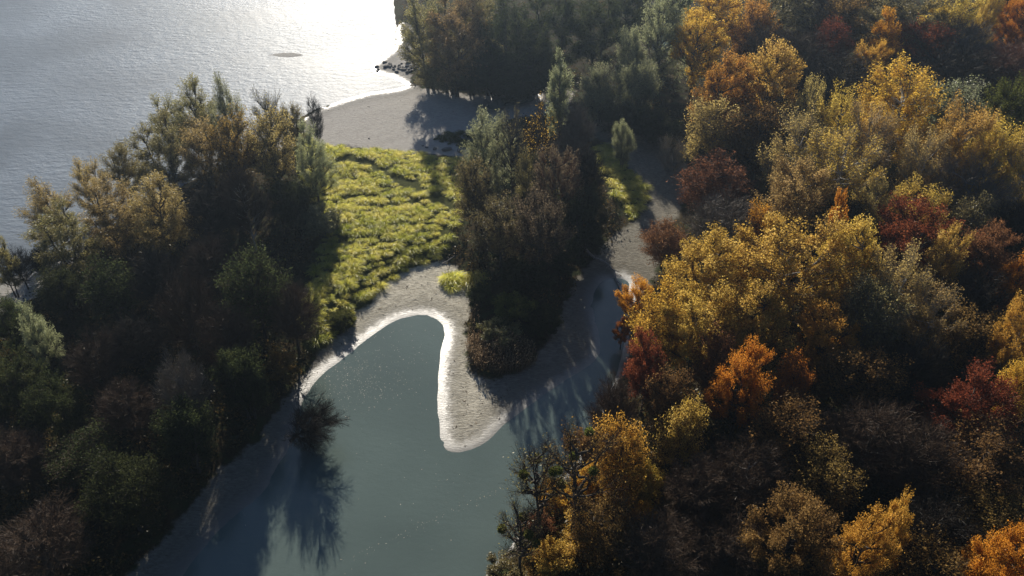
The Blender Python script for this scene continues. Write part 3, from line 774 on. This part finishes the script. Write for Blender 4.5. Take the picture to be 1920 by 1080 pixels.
 (442, 280, 105, 21, 'half_bare', 'brown', 'reddish-brown tree in the middle of the left wood, below the pointed willow', G_L, 'dark', 'brown'),
 (512, 285, 100, 21, 'half_bare', 'tan', 'tan tree with upright limbs left of the silvery meadow willow', G_L, 'dark', 'brown'),
 (588, 308, 74, 17, 'willow', 'silver', 'silvery willow at the edge of the meadow', G_L, 'dark', 'grey'),
 (228, 318, 70, 15, 'willow', 'olive', 'small dark olive willow left of the green-topped one', G_L, 'dark', 'brown'),
 (172, 350, 62, 15, 'willow', 'tan', 'wispy tan willow behind the two golden-brown ones', G_L, 'dark', 'brown'),
 (215, 412, 120, 16, 'willow', 'tan', 'golden-brown willow of the left wood, left one of two', G_L, 'dark', 'brown'),
 (298, 408, 120, 17, 'willow', 'tan', 'golden-brown rounded willow of the left wood, right one of two', G_L, 'dark', 'brown'),
 (98, 398, 84, 14, 'willow', 'tan', 'orange-tan willow leaning out towards the river', G_L, 'dark', 'brown'),
 (118, 448, 108, 14, 'willow', 'olive', 'olive willow below the orange-tan one at the river', G_L, 'dark', 'brown'),
 (4, 490, 50, 15, 'willow', 'olive', 'olive willow cut by the left edge', G_L, 'dark', 'brown'),
 (36, 500, 62, 9, 'bare', None, 'small bare tree on the sand at the left edge', G_L, 'dark', 'dark'),
 (72, 490, 44, 8, 'bare', None, 'smaller bare tree on the sand, nearer the olive willow', G_L, 'dark', 'dark'),
 # --- left wood, shade
 (462, 380, 90, 19, 'bare', None, 'bare tree with a pale trunk in the shade of the left wood', G_L, 'pale', 'brown'),
 (395, 400, 110, 15, 'bare', None, 'dark leafless shaded tree right of the golden-brown rounded willow', G_L, 'dark', 'dark'),
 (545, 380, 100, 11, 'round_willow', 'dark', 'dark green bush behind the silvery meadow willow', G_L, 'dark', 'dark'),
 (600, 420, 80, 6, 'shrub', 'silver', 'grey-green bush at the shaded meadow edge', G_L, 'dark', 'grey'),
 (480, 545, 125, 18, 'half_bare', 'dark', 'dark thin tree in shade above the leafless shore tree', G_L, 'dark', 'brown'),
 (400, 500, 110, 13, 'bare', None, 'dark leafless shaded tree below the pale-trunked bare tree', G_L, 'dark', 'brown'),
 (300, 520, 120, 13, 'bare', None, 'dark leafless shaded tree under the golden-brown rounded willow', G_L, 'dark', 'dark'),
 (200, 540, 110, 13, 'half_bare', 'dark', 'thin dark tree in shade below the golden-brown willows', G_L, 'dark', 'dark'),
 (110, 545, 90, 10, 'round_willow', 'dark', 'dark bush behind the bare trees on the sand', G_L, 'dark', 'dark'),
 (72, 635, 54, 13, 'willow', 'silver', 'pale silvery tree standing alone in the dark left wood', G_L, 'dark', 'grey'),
 (20, 610, 70, 13, 'willow', 'dark', 'shade-darkened tree at the left edge beside the pale silvery one', G_L, 'dark', 'brown'),
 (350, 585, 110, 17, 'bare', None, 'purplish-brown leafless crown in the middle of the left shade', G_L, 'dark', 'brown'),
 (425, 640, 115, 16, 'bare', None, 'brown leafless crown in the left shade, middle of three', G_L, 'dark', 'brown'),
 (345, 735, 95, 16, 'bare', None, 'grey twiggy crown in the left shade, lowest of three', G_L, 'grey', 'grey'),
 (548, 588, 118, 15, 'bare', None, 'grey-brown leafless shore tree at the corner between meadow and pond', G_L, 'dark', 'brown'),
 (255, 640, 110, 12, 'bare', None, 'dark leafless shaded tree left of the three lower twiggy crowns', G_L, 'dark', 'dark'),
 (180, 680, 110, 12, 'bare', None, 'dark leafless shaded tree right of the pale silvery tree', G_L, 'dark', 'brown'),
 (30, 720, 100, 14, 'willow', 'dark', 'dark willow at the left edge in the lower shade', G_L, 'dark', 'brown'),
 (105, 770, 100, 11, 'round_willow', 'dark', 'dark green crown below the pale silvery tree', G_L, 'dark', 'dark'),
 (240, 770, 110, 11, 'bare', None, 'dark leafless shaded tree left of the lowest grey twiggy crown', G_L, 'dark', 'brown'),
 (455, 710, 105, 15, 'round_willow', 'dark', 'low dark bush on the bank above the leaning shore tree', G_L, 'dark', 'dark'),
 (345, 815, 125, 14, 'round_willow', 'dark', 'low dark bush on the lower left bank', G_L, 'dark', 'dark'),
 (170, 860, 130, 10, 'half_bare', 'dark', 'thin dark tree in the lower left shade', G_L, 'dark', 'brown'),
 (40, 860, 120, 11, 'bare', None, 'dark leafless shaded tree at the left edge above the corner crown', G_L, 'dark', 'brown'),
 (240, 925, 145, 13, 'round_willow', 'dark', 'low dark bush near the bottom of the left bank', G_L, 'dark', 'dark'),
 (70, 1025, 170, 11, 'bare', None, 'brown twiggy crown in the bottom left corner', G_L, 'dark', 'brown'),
]
for (px, py, w, H, kind, leaf, label, grp, wd, tg) in TREES:
    tree(px, py, w, H, kind, leaf, label, 'bush' if 'bush' in label or 'shrub' in label else 'tree', grp, wd, tg,
         name='bush' if 'bush' in label else ('bare_shrub' if 'shrub' in label else ('autumn_tree' if grp == G_C and kind == 'thin_poplar' else None)))

# the shore tree that leans over the pond
tree(546, 826, 108, 10.5, 'bare', None, 'dark bare tree leaning out over the pond from the left shore', 'tree', G_L, 'dark', 'dark', name='leaning_tree', lean=(.15, .75), at_base=True)

# shrubs at the foot of the middle thicket and the banks
SHRUBS = [
 (985, 520, 100, 5.0, 'dark', 'dark green bush at the foot of the middle thicket, above the reeds'),
 (1050, 480, 90, 5.0, 'dark', 'dark green bush at the foot of the middle thicket, near the fallen trunk'),
 (905, 555, 60, 3.5, 'dark', 'small dark bush on the peninsula behind the reeds'),
 (960, 580, 90, 4.0, 'green', 'green-brown bush in the middle of the peninsula'),
 (1015, 600, 80, 4.0, 'dark', 'dark bush on the channel side of the peninsula'),
 (940, 620, 80, 3.0, 'olive', 'olive bush directly behind the reeds'),
 (1080, 390, 90, 5.0, 'dark', 'dark bush between the thicket and the green strip'),
 (968, 164, 110, 4.0, 'dark', 'added low dark bush keeping sun off the dark pool, at its far rim'),  # added to block the sun glint on the pool
 (640, 600, 60, 2.5, 'green', 'green bush where the meadow meets the shaded shore'),
 (520, 690, 70, 4.0, 'brown', 'brown bush on the shaded shore below the leafless shore tree'),
 (945, 1075, 80, 3.5, 'olive', 'olive bush at the bottom of the pond shore'),
 (1035, 1050, 90, 4.5, 'yellow', 'yellow bush under the small open tree'),
 (1205, 905, 80, 6.0, 'yellow', 'yellow-green bush right of the single dark trunk'),
 (1120, 900, 80, 5.0, 'gold', 'golden bush behind the forked dark trunk'),
 (1095, 845, 70, 5.0, 'brown', 'brown bush at the water edge behind the open trees'),
 (1045, 935, 80, 4.0, 'gold', 'golden bush at the water edge under the leaning open tree'),
 (1010, 990, 70, 4.0, 'rust', 'rust-brown bush beside the small open tree with mistletoe'),
 (1100, 1000, 90, 4.5, 'yellow', 'yellow-brown bush at the foot of the forked dark trunk'),
 (1180, 960, 80, 5.0, 'gold', 'golden-brown bush below the single dark trunk'),
]
for (px, py, w, H, leaf, label) in SHRUBS:
    tree(px, py, w, H, 'shrub', leaf, label, 'bush', 'bushes on the banks', 'dark', 'brown', name='bush')

# ------------------------------------------------------------------ grass tussocks of the meadow
def inside_pts(poly, step, rng, rot=0.0, jitter=.45):
    lo, hi = poly.min(0), poly.max(0)
    c = (lo + hi) / 2; r = np.linalg.norm(hi - lo) / 2 + step
    g = np.arange(-r, r, step)
    gx, gy = np.meshgrid(g, g)
    gx = gx.ravel() + rng.uniform(-jitter, jitter, gx.size) * step; gy = gy.ravel() * 1.15 + rng.uniform(-jitter, jitter, gy.size) * step
    x = c[0] + gx * math.cos(rot) - gy * math.sin(rot); y = c[1] + gx * math.sin(rot) + gy * math.cos(rot)
    k = sdist(x, y, poly) < 0
    return x[k], y[k]

def tussocks(rng, x, y, blades, height, rad, width, lean=(.25, -.3)):
    n = len(x)
    z = ground_fields(x, y)[0]
    s = rng.uniform(.5, 1.5, n) * (.7 + .6 * fbm(x * .3, y * .3, 31))
    ti = np.repeat(np.arange(n), blades); m = len(ti)
    a = rng.uniform(0, 2 * np.pi, m); r = np.sqrt(rng.uniform(0, 1, m))
    sc = s[ti]
    out = np.stack([np.cos(a), np.sin(a), np.zeros(m)], -1)
    P0 = np.stack([x[ti], y[ti], z[ti] - .05], -1) + out * (r * rad * .45 * sc)[:, None]
    ld = np.array([lean[0], lean[1], 0]) * (sc * rad)[:, None] * (rng.uniform(.4, 1.5, n)[ti])[:, None]
    h = height * sc * rng.uniform(.6, 1.1, m) * (1.05 - .45 * r)
    P1 = P0 + out * (rad * .25 * sc)[:, None] + ld * .4 + np.array([0, 0, 1.]) * h[:, None] * 1.15
    P2 = P0 + out * ((.45 + .75 * r) * rad * sc)[:, None] + ld * 1.5 + np.array([0, 0, 1.]) * (h * rng.uniform(.35, .85, m))[:, None]
    tint = np.clip(.35 * rng.uniform(0, 1, n)[ti] + .3 * fbm(x * .12, y * .12, 41)[ti] + .4 * rng.uniform(0, 1, m), 0, 1)
    return ribbons(rng, bez(P0, P1, P2, 2), width, width * .35, tint)

M_GRASS = leaf_mat('tussock_grass', [(0, (.10, .12, .016)), (.3, (.36, .39, .045)), (.6, (.70, .64, .13)), (1, (.85, .72, .30))], trans=.6, gloss=.05)
M_SEDGE = leaf_mat('dark_sedge', [(0, (.02, .03, .008)), (.6, (.06, .08, .018)), (1, (.12, .12, .03))], trans=.4)
rng = np.random.default_rng(5)
gx, gy = inside_pts(MEADOW, 1.5, rng, .62)
gully = [poly_at([(640, 306), (700, 318), (748, 345), (800, 372), (860, 402)], .6), poly_at([(655, 330), (690, 318)], .6)]
def line_dist(x, y, pl):
    d = np.full(x.shape, 1e9)
    for (ax, ay), (bx, by) in zip(pl[:-1], pl[1:]):
        ex, ey = bx - ax, by - ay
        t = np.clip(((x - ax) * ex + (y - ay) * ey) / (ex * ex + ey * ey), 0, 1)
        d = np.minimum(d, np.hypot(x - ax - t * ex, y - ay - t * ey))
    return d
keep = (line_dist(gx, gy, gully[0]) > 1.3) & (fbm(gx * .22, gy * .5, 77) > .2)
gx, gy = gx[keep], gy[keep]
sx_, sy_ = inside_pts(STRIP, 1.3, rng, .9)
t1 = tussocks(rng, np.concatenate([gx, sx_]), np.concatenate([gy, sy_]), 165, 1.25, .9, .06, (.15, -.18))
tag(obj('tussock_grass', mesh_quads('tussock_grass', *t1), M_GRASS), 'yellow-green tussock grass covering the sunlit meadow and channel strip', 'grass', kind='stuff')
px_, py_ = inside_pts(PATCH, 1.1, rng, .2)
t2 = tussocks(rng, px_, py_, 80, .7, .8, .085)
tag(obj('sedge', mesh_quads('sedge', *t2), M_SEDGE), 'dark green sedge patch on the shaded sandbank', 'sedge', kind='stuff')

DRY = poly_at([(1105, 815), (1150, 800), (1230, 860), (1240, 960), (1190, 1090), (930, 1100), (965, 1040), (1035, 960), (1090, 870)], 1.0)
M_DRY = leaf_mat('dry_grass', [(0, (.10, .06, .02)), (.5, (.28, .18, .05)), (1, (.48, .33, .12))], trans=.45)
dx_, dy_ = inside_pts(DRY, 1.25, rng, .3)
tag(obj('dry_grass', mesh_quads('dry_grass', *tussocks(rng, dx_, dy_, 70, 1.2, 1.0, .08)), M_DRY), 'golden dry grass under the open trees on the pond shore', 'grass', kind='stuff')

# two big grass humps beside the mud
for (px, py, sc, lab) in ((846, 520, 2.3, 'bright green grass hump at the mud edge with a dark shadow, left of two'), (884, 522, 2.4, 'green grass hump against the peninsula, right of two')):
    p = at(px, py, .8)
    r2 = np.random.default_rng(px)
    hx = p[0] + r2.normal(0, .8, 9); hy = p[1] + r2.normal(0, .8, 9)
    g = tussocks(r2, hx, hy, 170, sc * .62, sc * .55, .09)
    o = obj('grass_hump', mesh_quads('grass_hump', *g), M_GRASS)
    tag(o, lab, 'grass hump', 'grass humps beside the mud')

# ------------------------------------------------------------------ reeds
M_REED = leaf_mat('dry_reed', [(0, (.10, .07, .035)), (.5, (.24, .17, .09)), (1, (.42, .33, .20))], trans=.35)
REED = poly_at([(872, 640), (905, 632), (960, 650), (1000, 655), (1003, 682), (975, 698), (930, 702), (890, 690), (876, 668)], .8)
rng = np.random.default_rng(12)
rx, ry = inside_pts(REED, .26, rng, .3)
ex, ey = inside_pts(poly_at([(878, 575), (900, 575), (900, 640), (876, 640)], .8), .7, rng, .3)
rx = np.concatenate([rx, ex]); ry = np.concatenate([ry, ey])
n = len(rx); rz = ground_fields(rx, ry)[0]
P0 = np.stack([rx, ry, rz - .05], -1)
h = rng.uniform(1.5, 2.7, n)
P2 = P0 + np.stack([rng.normal(.15, .25, n), rng.normal(-.15, .25, n), h], -1); P1 = (P0 + P2) / 2 + np.array([0, 0, .3])
tn = rng.uniform(0, .8, n)
parts = [ribbons(rng, bez(P0, P1, P2, 2), .05, .03, tn)]
for k in range(3):                                   # long leaves
    b = P0 + (P2 - P0) * rng.uniform(.2, .8, (n, 1)); d = rng.normal(0, .35, (n, 3)); d[:, 2] = rng.uniform(.1, .5, n)
    parts.append(ribbons(rng, bez(b, b + d * .6, b + d * 1.3 - np.array([0, 0, .25]), 2), .05, .01, np.clip(tn - .1, 0, 1)))
parts.append(ribbons(rng, bez(P2, P2 + np.array([.05, 0, .2]), P2 + np.stack([rng.normal(.15, .08, n), rng.normal(0, .08, n), np.full(n, .22)], -1), 2), .16, .05, np.clip(tn + .35, 0, 1)))
tag(obj('reeds', mesh_quads('reeds', *join(parts)), M_REED), 'pale brown dry reeds at the tip of the peninsula', 'reeds', kind='stuff')

# ------------------------------------------------------------------ undergrowth under the trees
M_UNDER = leaf_mat('undergrowth', [(0, (.014, .014, .005)), (.4, (.04, .034, .011)), (.7, (.10, .065, .02)), (1, (.22, .13, .035))], trans=.4, gloss=.02)
rng = np.random.default_rng(33)
n = 8500
u = at(rng.uniform(-60, 1980, n), rng.uniform(-40, 1130, n), 2.0)
ux, uy = u[:, 0], u[:, 1]
zf, dwf, _, sf, mf, gf = ground_fields(ux, uy)
ok = (dwf > 3) & (np.minimum(sf, mf) > .8) & (gf > .3)
ux, uy, uz = ux[ok], uy[ok], zf[ok]
n = len(ux); per = 34
ti = np.repeat(np.arange(n), per); m = len(ti)
s = rng.uniform(.6, 1.7, n)
a = rng.uniform(0, 2 * np.pi, m); r = np.sqrt(rng.uniform(0, 1, m)); hh = rng.uniform(0, 1, m) ** .7
C = np.stack([ux[ti] + np.cos(a) * r * 1.5 * s[ti], uy[ti] + np.sin(a) * r * 1.5 * s[ti], uz[ti] + hh * (1 - .6 * r) * 2.2 * s[ti]], -1)
tn = np.clip(.5 * rng.uniform(0, 1, n)[ti] + .5 * rng.uniform(0, 1, m), 0, 1)
V = leaf_quads(rng, C, .5, .26, None, 1., tn)
tag(obj('undergrowth', mesh_quads('undergrowth', *V), M_UNDER), 'dark brown and green undergrowth covering the forest floor', 'undergrowth', kind='stuff')

# ------------------------------------------------------------------ floating leaves and painted sun glitter on the pond
M_FLOAT = leaf_mat('floating_leaves_glitter', [(0, (.25, .22, .15)), (1, (.6, .55, .45))], trans=.1, gloss=.03)
rng = np.random.default_rng(8)
fx = np.concatenate([rng.normal(660, 55, 620), rng.normal(740, 60, 160), rng.normal(840, 60, 40), np.linspace(640, 960, 90) + rng.normal(0, 6, 90), rng.uniform(420, 1080, 25), rng.normal(1020, 40, 20)])  # densest cluster at the upper left stands in for sun glitter
fy = np.concatenate([rng.normal(715, 32, 620), rng.normal(640, 40, 160), rng.normal(895, 35, 40), np.linspace(1060, 905, 90) + rng.normal(0, 7, 90), rng.uniform(840, 1080, 25), rng.normal(775, 18, 20)])
fp = at(fx, fy, .012)
k = sdist(fp[:, 0], fp[:, 1], POND) < -.4
fp = fp[k]; n = len(fp)
a = rng.uniform(0, 6.283, n); L = rng.uniform(.03, .11, n); W = L * rng.uniform(.25, .6, n)
d = np.stack([np.cos(a), np.sin(a), np.zeros(n)], -1); sd_ = np.stack([-np.sin(a), np.cos(a), rng.normal(0, .15, n)], -1)
V = np.stack([fp - d * L[:, None], fp + sd_ * W[:, None] + [0, 0, .01], fp + d * L[:, None], fp - sd_ * W[:, None] + [0, 0, .012]], 1).reshape(-1, 3)
tag(obj('floating_leaves_glitter', mesh_quads('floating_leaves_glitter', V, np.arange(n * 4).reshape(n, 4), rng.uniform(0, 1, n)), M_FLOAT), 'pale leaves on the pond surface, densest where they stand for sun glitter', 'leaves', kind='stuff')

# ------------------------------------------------------------------ washed-up litter on the mud and sand
rng = np.random.default_rng(91)
n = 5200
lp = at(np.concatenate([rng.uniform(560, 960, 3700), rng.uniform(580, 900, 800), rng.uniform(1100, 1290, 700)]), np.concatenate([rng.uniform(490, 860, 3700), rng.uniform(180, 300, 800), rng.uniform(250, 520, 700)]), .2)
zf, dwf, _, sf, mf, gf = ground_fields(lp[:, 0], lp[:, 1])
drift = np.exp(-((dwf - 4.6 - 1.2 * (fbm(lp[:, 0] * .3, lp[:, 1] * .3, 9) - .45)) / .35) ** 2) + np.exp(-((dwf - 8.5) / .5) ** 2) + .10 + .8 * np.clip(1 - np.abs(np.minimum(sf, mf)) / 1.2, 0, 1)
ok = (dwf > 1.0) & (np.minimum(sf, mf) < .3) & (rng.uniform(0, 1, n) < drift)
lp = lp[ok]; zf = zf[ok]; n = len(lp)
c = np.stack([lp[:, 0], lp[:, 1], zf + .03], -1)
a = rng.uniform(0, 6.283, n); L = rng.uniform(.06, .2, n) * np.where(rng.uniform(0, 1, n) < .12, 3.5, 1.0); W = np.minimum(L * .35, .07)
d = np.stack([np.cos(a), np.sin(a), rng.normal(0, .1, n)], -1); sd_ = np.stack([-np.sin(a), np.cos(a), rng.normal(0, .3, n)], -1)
V = np.stack([c - d * L[:, None], c + sd_ * W[:, None] + [0, 0, .03], c + d * L[:, None], c - sd_ * W[:, None] + [0, 0, .02]], 1).reshape(-1, 3)
M_LIT = leaf_mat('litter', [(0, (.03, .022, .014)), (.7, (.10, .07, .04)), (1, (.22, .16, .09))], trans=.1)
tag(obj('drift_litter', mesh_quads('drift_litter', V, np.arange(n * 4).reshape(n, 4), rng.uniform(0, 1, n)), M_LIT), 'brown leaf and twig litter washed up on the mud and sand', 'litter', kind='stuff')

# ------------------------------------------------------------------ stones
def stone_mesh(seed):
    import bmesh
    bm = bmesh.new(); bmesh.ops.create_icosphere(bm, subdivisions=2, radius=1)
    r = np.random.default_rng(seed); pl = unit(r.normal(size=(7, 3))); dd = r.uniform(.6, .9, 7)
    for v in bm.verts:
        c = np.array(v.co)
        for p, q_ in zip(pl, dd):
            e = c @ p - q_
            if e > 0: c = c - p * e
        v.co = c * np.array([1, .8, .6])
    me = bpy.data.meshes.new('stone'); bm.to_mesh(me); bm.free()
    return me
M_STONE = wood_mat('dark_stone', (.08, .075, .07), (.2, .19, .175), 1.5)
SM = [stone_mesh(i) for i in range(4)]
for s_ in SM: s_.materials.append(M_STONE)
for i, (px, py, s, lab) in enumerate([(800, 279, .5, 'small dark stone on the sand left of the sedge patch'), (815, 282, .8, 'dark stone on the sand below the sedge patch, left of the largest'),
                                      (838, 284, 1.3, 'largest dark stone at the edge of the meadow below the sedge'), (862, 286, 1.0, 'rounded dark stone right of the largest one at the meadow edge'),
                                      (793, 276, .4, 'tiny dark stone farthest from the sedge patch'), (692, 262, .35, 'lone small stone out on the pale sandbank')]):
    p = at(px, py, .3)
    o = obj('stone', SM[i % 4]); o.location = (p[0], p[1], ground_z(p[0], p[1]) + s * .2); o.scale = (s, s * .8, s * .7); o.rotation_euler = (0, 0, i * 1.7)
    tag(o, lab, 'stone', 'stones on the sandbank')
rt = bpy.data.objects.new('boulder_heap', None); col.objects.link(rt)
p0 = at(730, 128, .3); rt.location = (p0[0], p0[1], 0)
tag(rt, 'heap of dark boulders on the tip of the sand spit', 'boulders')
rng = np.random.default_rng(3)
for i in range(45):
    px = 706 + 84 * rng.uniform(0, 1) ** .7; py = 127 + rng.normal(0, 4.0) + (px - 735) * .04
    p = at(px, py, .3); s = rng.uniform(.3, .75)
    o = obj('boulder', SM[i % 4], None, rt)
    o.location = (p[0] - p0[0], p[1] - p0[1], max(ground_z(p[0], p[1]), 0) + s * .2); o.scale = (s * 1.2, s, s); o.rotation_euler = (rng.uniform(-.4, .4), 0, rng.uniform(0, 6))

# ------------------------------------------------------------------ fallen trunk and driftwood
def log(name, pts, r0, branches, label, cat, wood='drift'):
    P = np.array([at(x, y, .2 + z) for x, y, z in pts])
    for q_ in P: q_[2] += max(ground_z(q_[0], q_[1]), 0) - .2
    o = P[0].copy(); root = bpy.data.objects.new(name, None); col.objects.link(root); root.location = o
    t = np.linspace(0, len(P) - 1, 12); Q = np.stack([np.interp(t, np.arange(len(P)), P[:, j]) for j in range(3)], -1) - o
    r = np.random.default_rng(len(pts) * 7); Q += r.normal(0, r0 * .25, Q.shape)
    tr = obj('trunk', mesh_quads('trunk', *tubes(Q[None], np.linspace(r0, r0 * .45, 12)[None], 8), smooth=True), WOOD[wood], root)
    for (f, dx, dy, dz) in branches:
        a = Q[int(f * 11)]; b = a + np.array([dx, dy, dz]); K = bez(a[None], (a + b)[None] / 2 + [[0, 0, .3]], b[None], 5)
        K[:, 1:] += r.normal(0, .06, K[:, 1:].shape)
        obj('branch', mesh_quads('branch', *tubes(K, np.linspace(r0 * .4, r0 * .1, 6)[None], 6), smooth=True), WOOD[wood], root)
    tag(root, label, cat)
log('fallen_trunk', [(1086, 462, 1.2), (1112, 482, .8), (1140, 494, .7), (1152, 508, .5), (1160, 536, .2)], .26,
    [(.5, 1.2, 1.0, 1.0), (.6, -.8, -1.8, .5), (.8, 1.0, -1.2, .4), (.95, .5, -1.4, .2)], 'pale fallen trunk lying across the mud into the channel end', 'fallen trunk')
log('driftwood', [(828, 497, .1), (840, 492, .25), (852, 484, .5)], .14, [(.5, .8, .4, .4), (.7, -.5, .7, .3)], 'bleached driftwood branch at the top of the mud flat', 'driftwood')

# ------------------------------------------------------------------ mistletoe balls on the open shore trees
rng = np.random.default_rng(77)
c = unit(rng.normal(size=(420, 3))) * rng.uniform(.2, 1, (420, 1)) ** .5 * .62
mm_ = mesh_quads('mistletoe', *leaf_quads(rng, c, .3, .13, unit(c), .5, rng.uniform(.3, 1, 420)))
mm_.materials.append(LEAF['green'])
for o in [o for o in col.objects if o.name.startswith('open_tree') and 'pond' in o.get('label', '')]:
    for k in range(4):
        b = obj('mistletoe', mm_, None, o)
        a = k * 1.9 + o.location.x
        b.location = (math.cos(a) * 2.9, math.sin(a) * 2.9, 12 + 1.4 * k)
        b.scale = (1 / o.scale.x, 1 / o.scale.y, 1 / o.scale.z)

# ------------------------------------------------------------------ haze
HAZE = 0.00024
if HAZE:
    import bmesh
    bm = bmesh.new(); bmesh.ops.create_cube(bm, size=1)
    me = bpy.data.meshes.new('haze'); bm.to_mesh(me); bm.free()
    m, nt, out = new_mat('haze')
    v = N(nt, 'VolumePrincipled', Density=HAZE, Anisotropy=.8)
    v.inputs['Color'].default_value = (.6, .78, 1.0, 1)
    nt.links.new(v.outputs[0], out.inputs['Volume'])
    hz = obj('haze', me, m)
    hz.scale = (13500, 13500, 108); hz.location = (0, 0, 48)
    tag(hz, 'thin bluish autumn haze over the river wood', 'haze', kind='stuff')
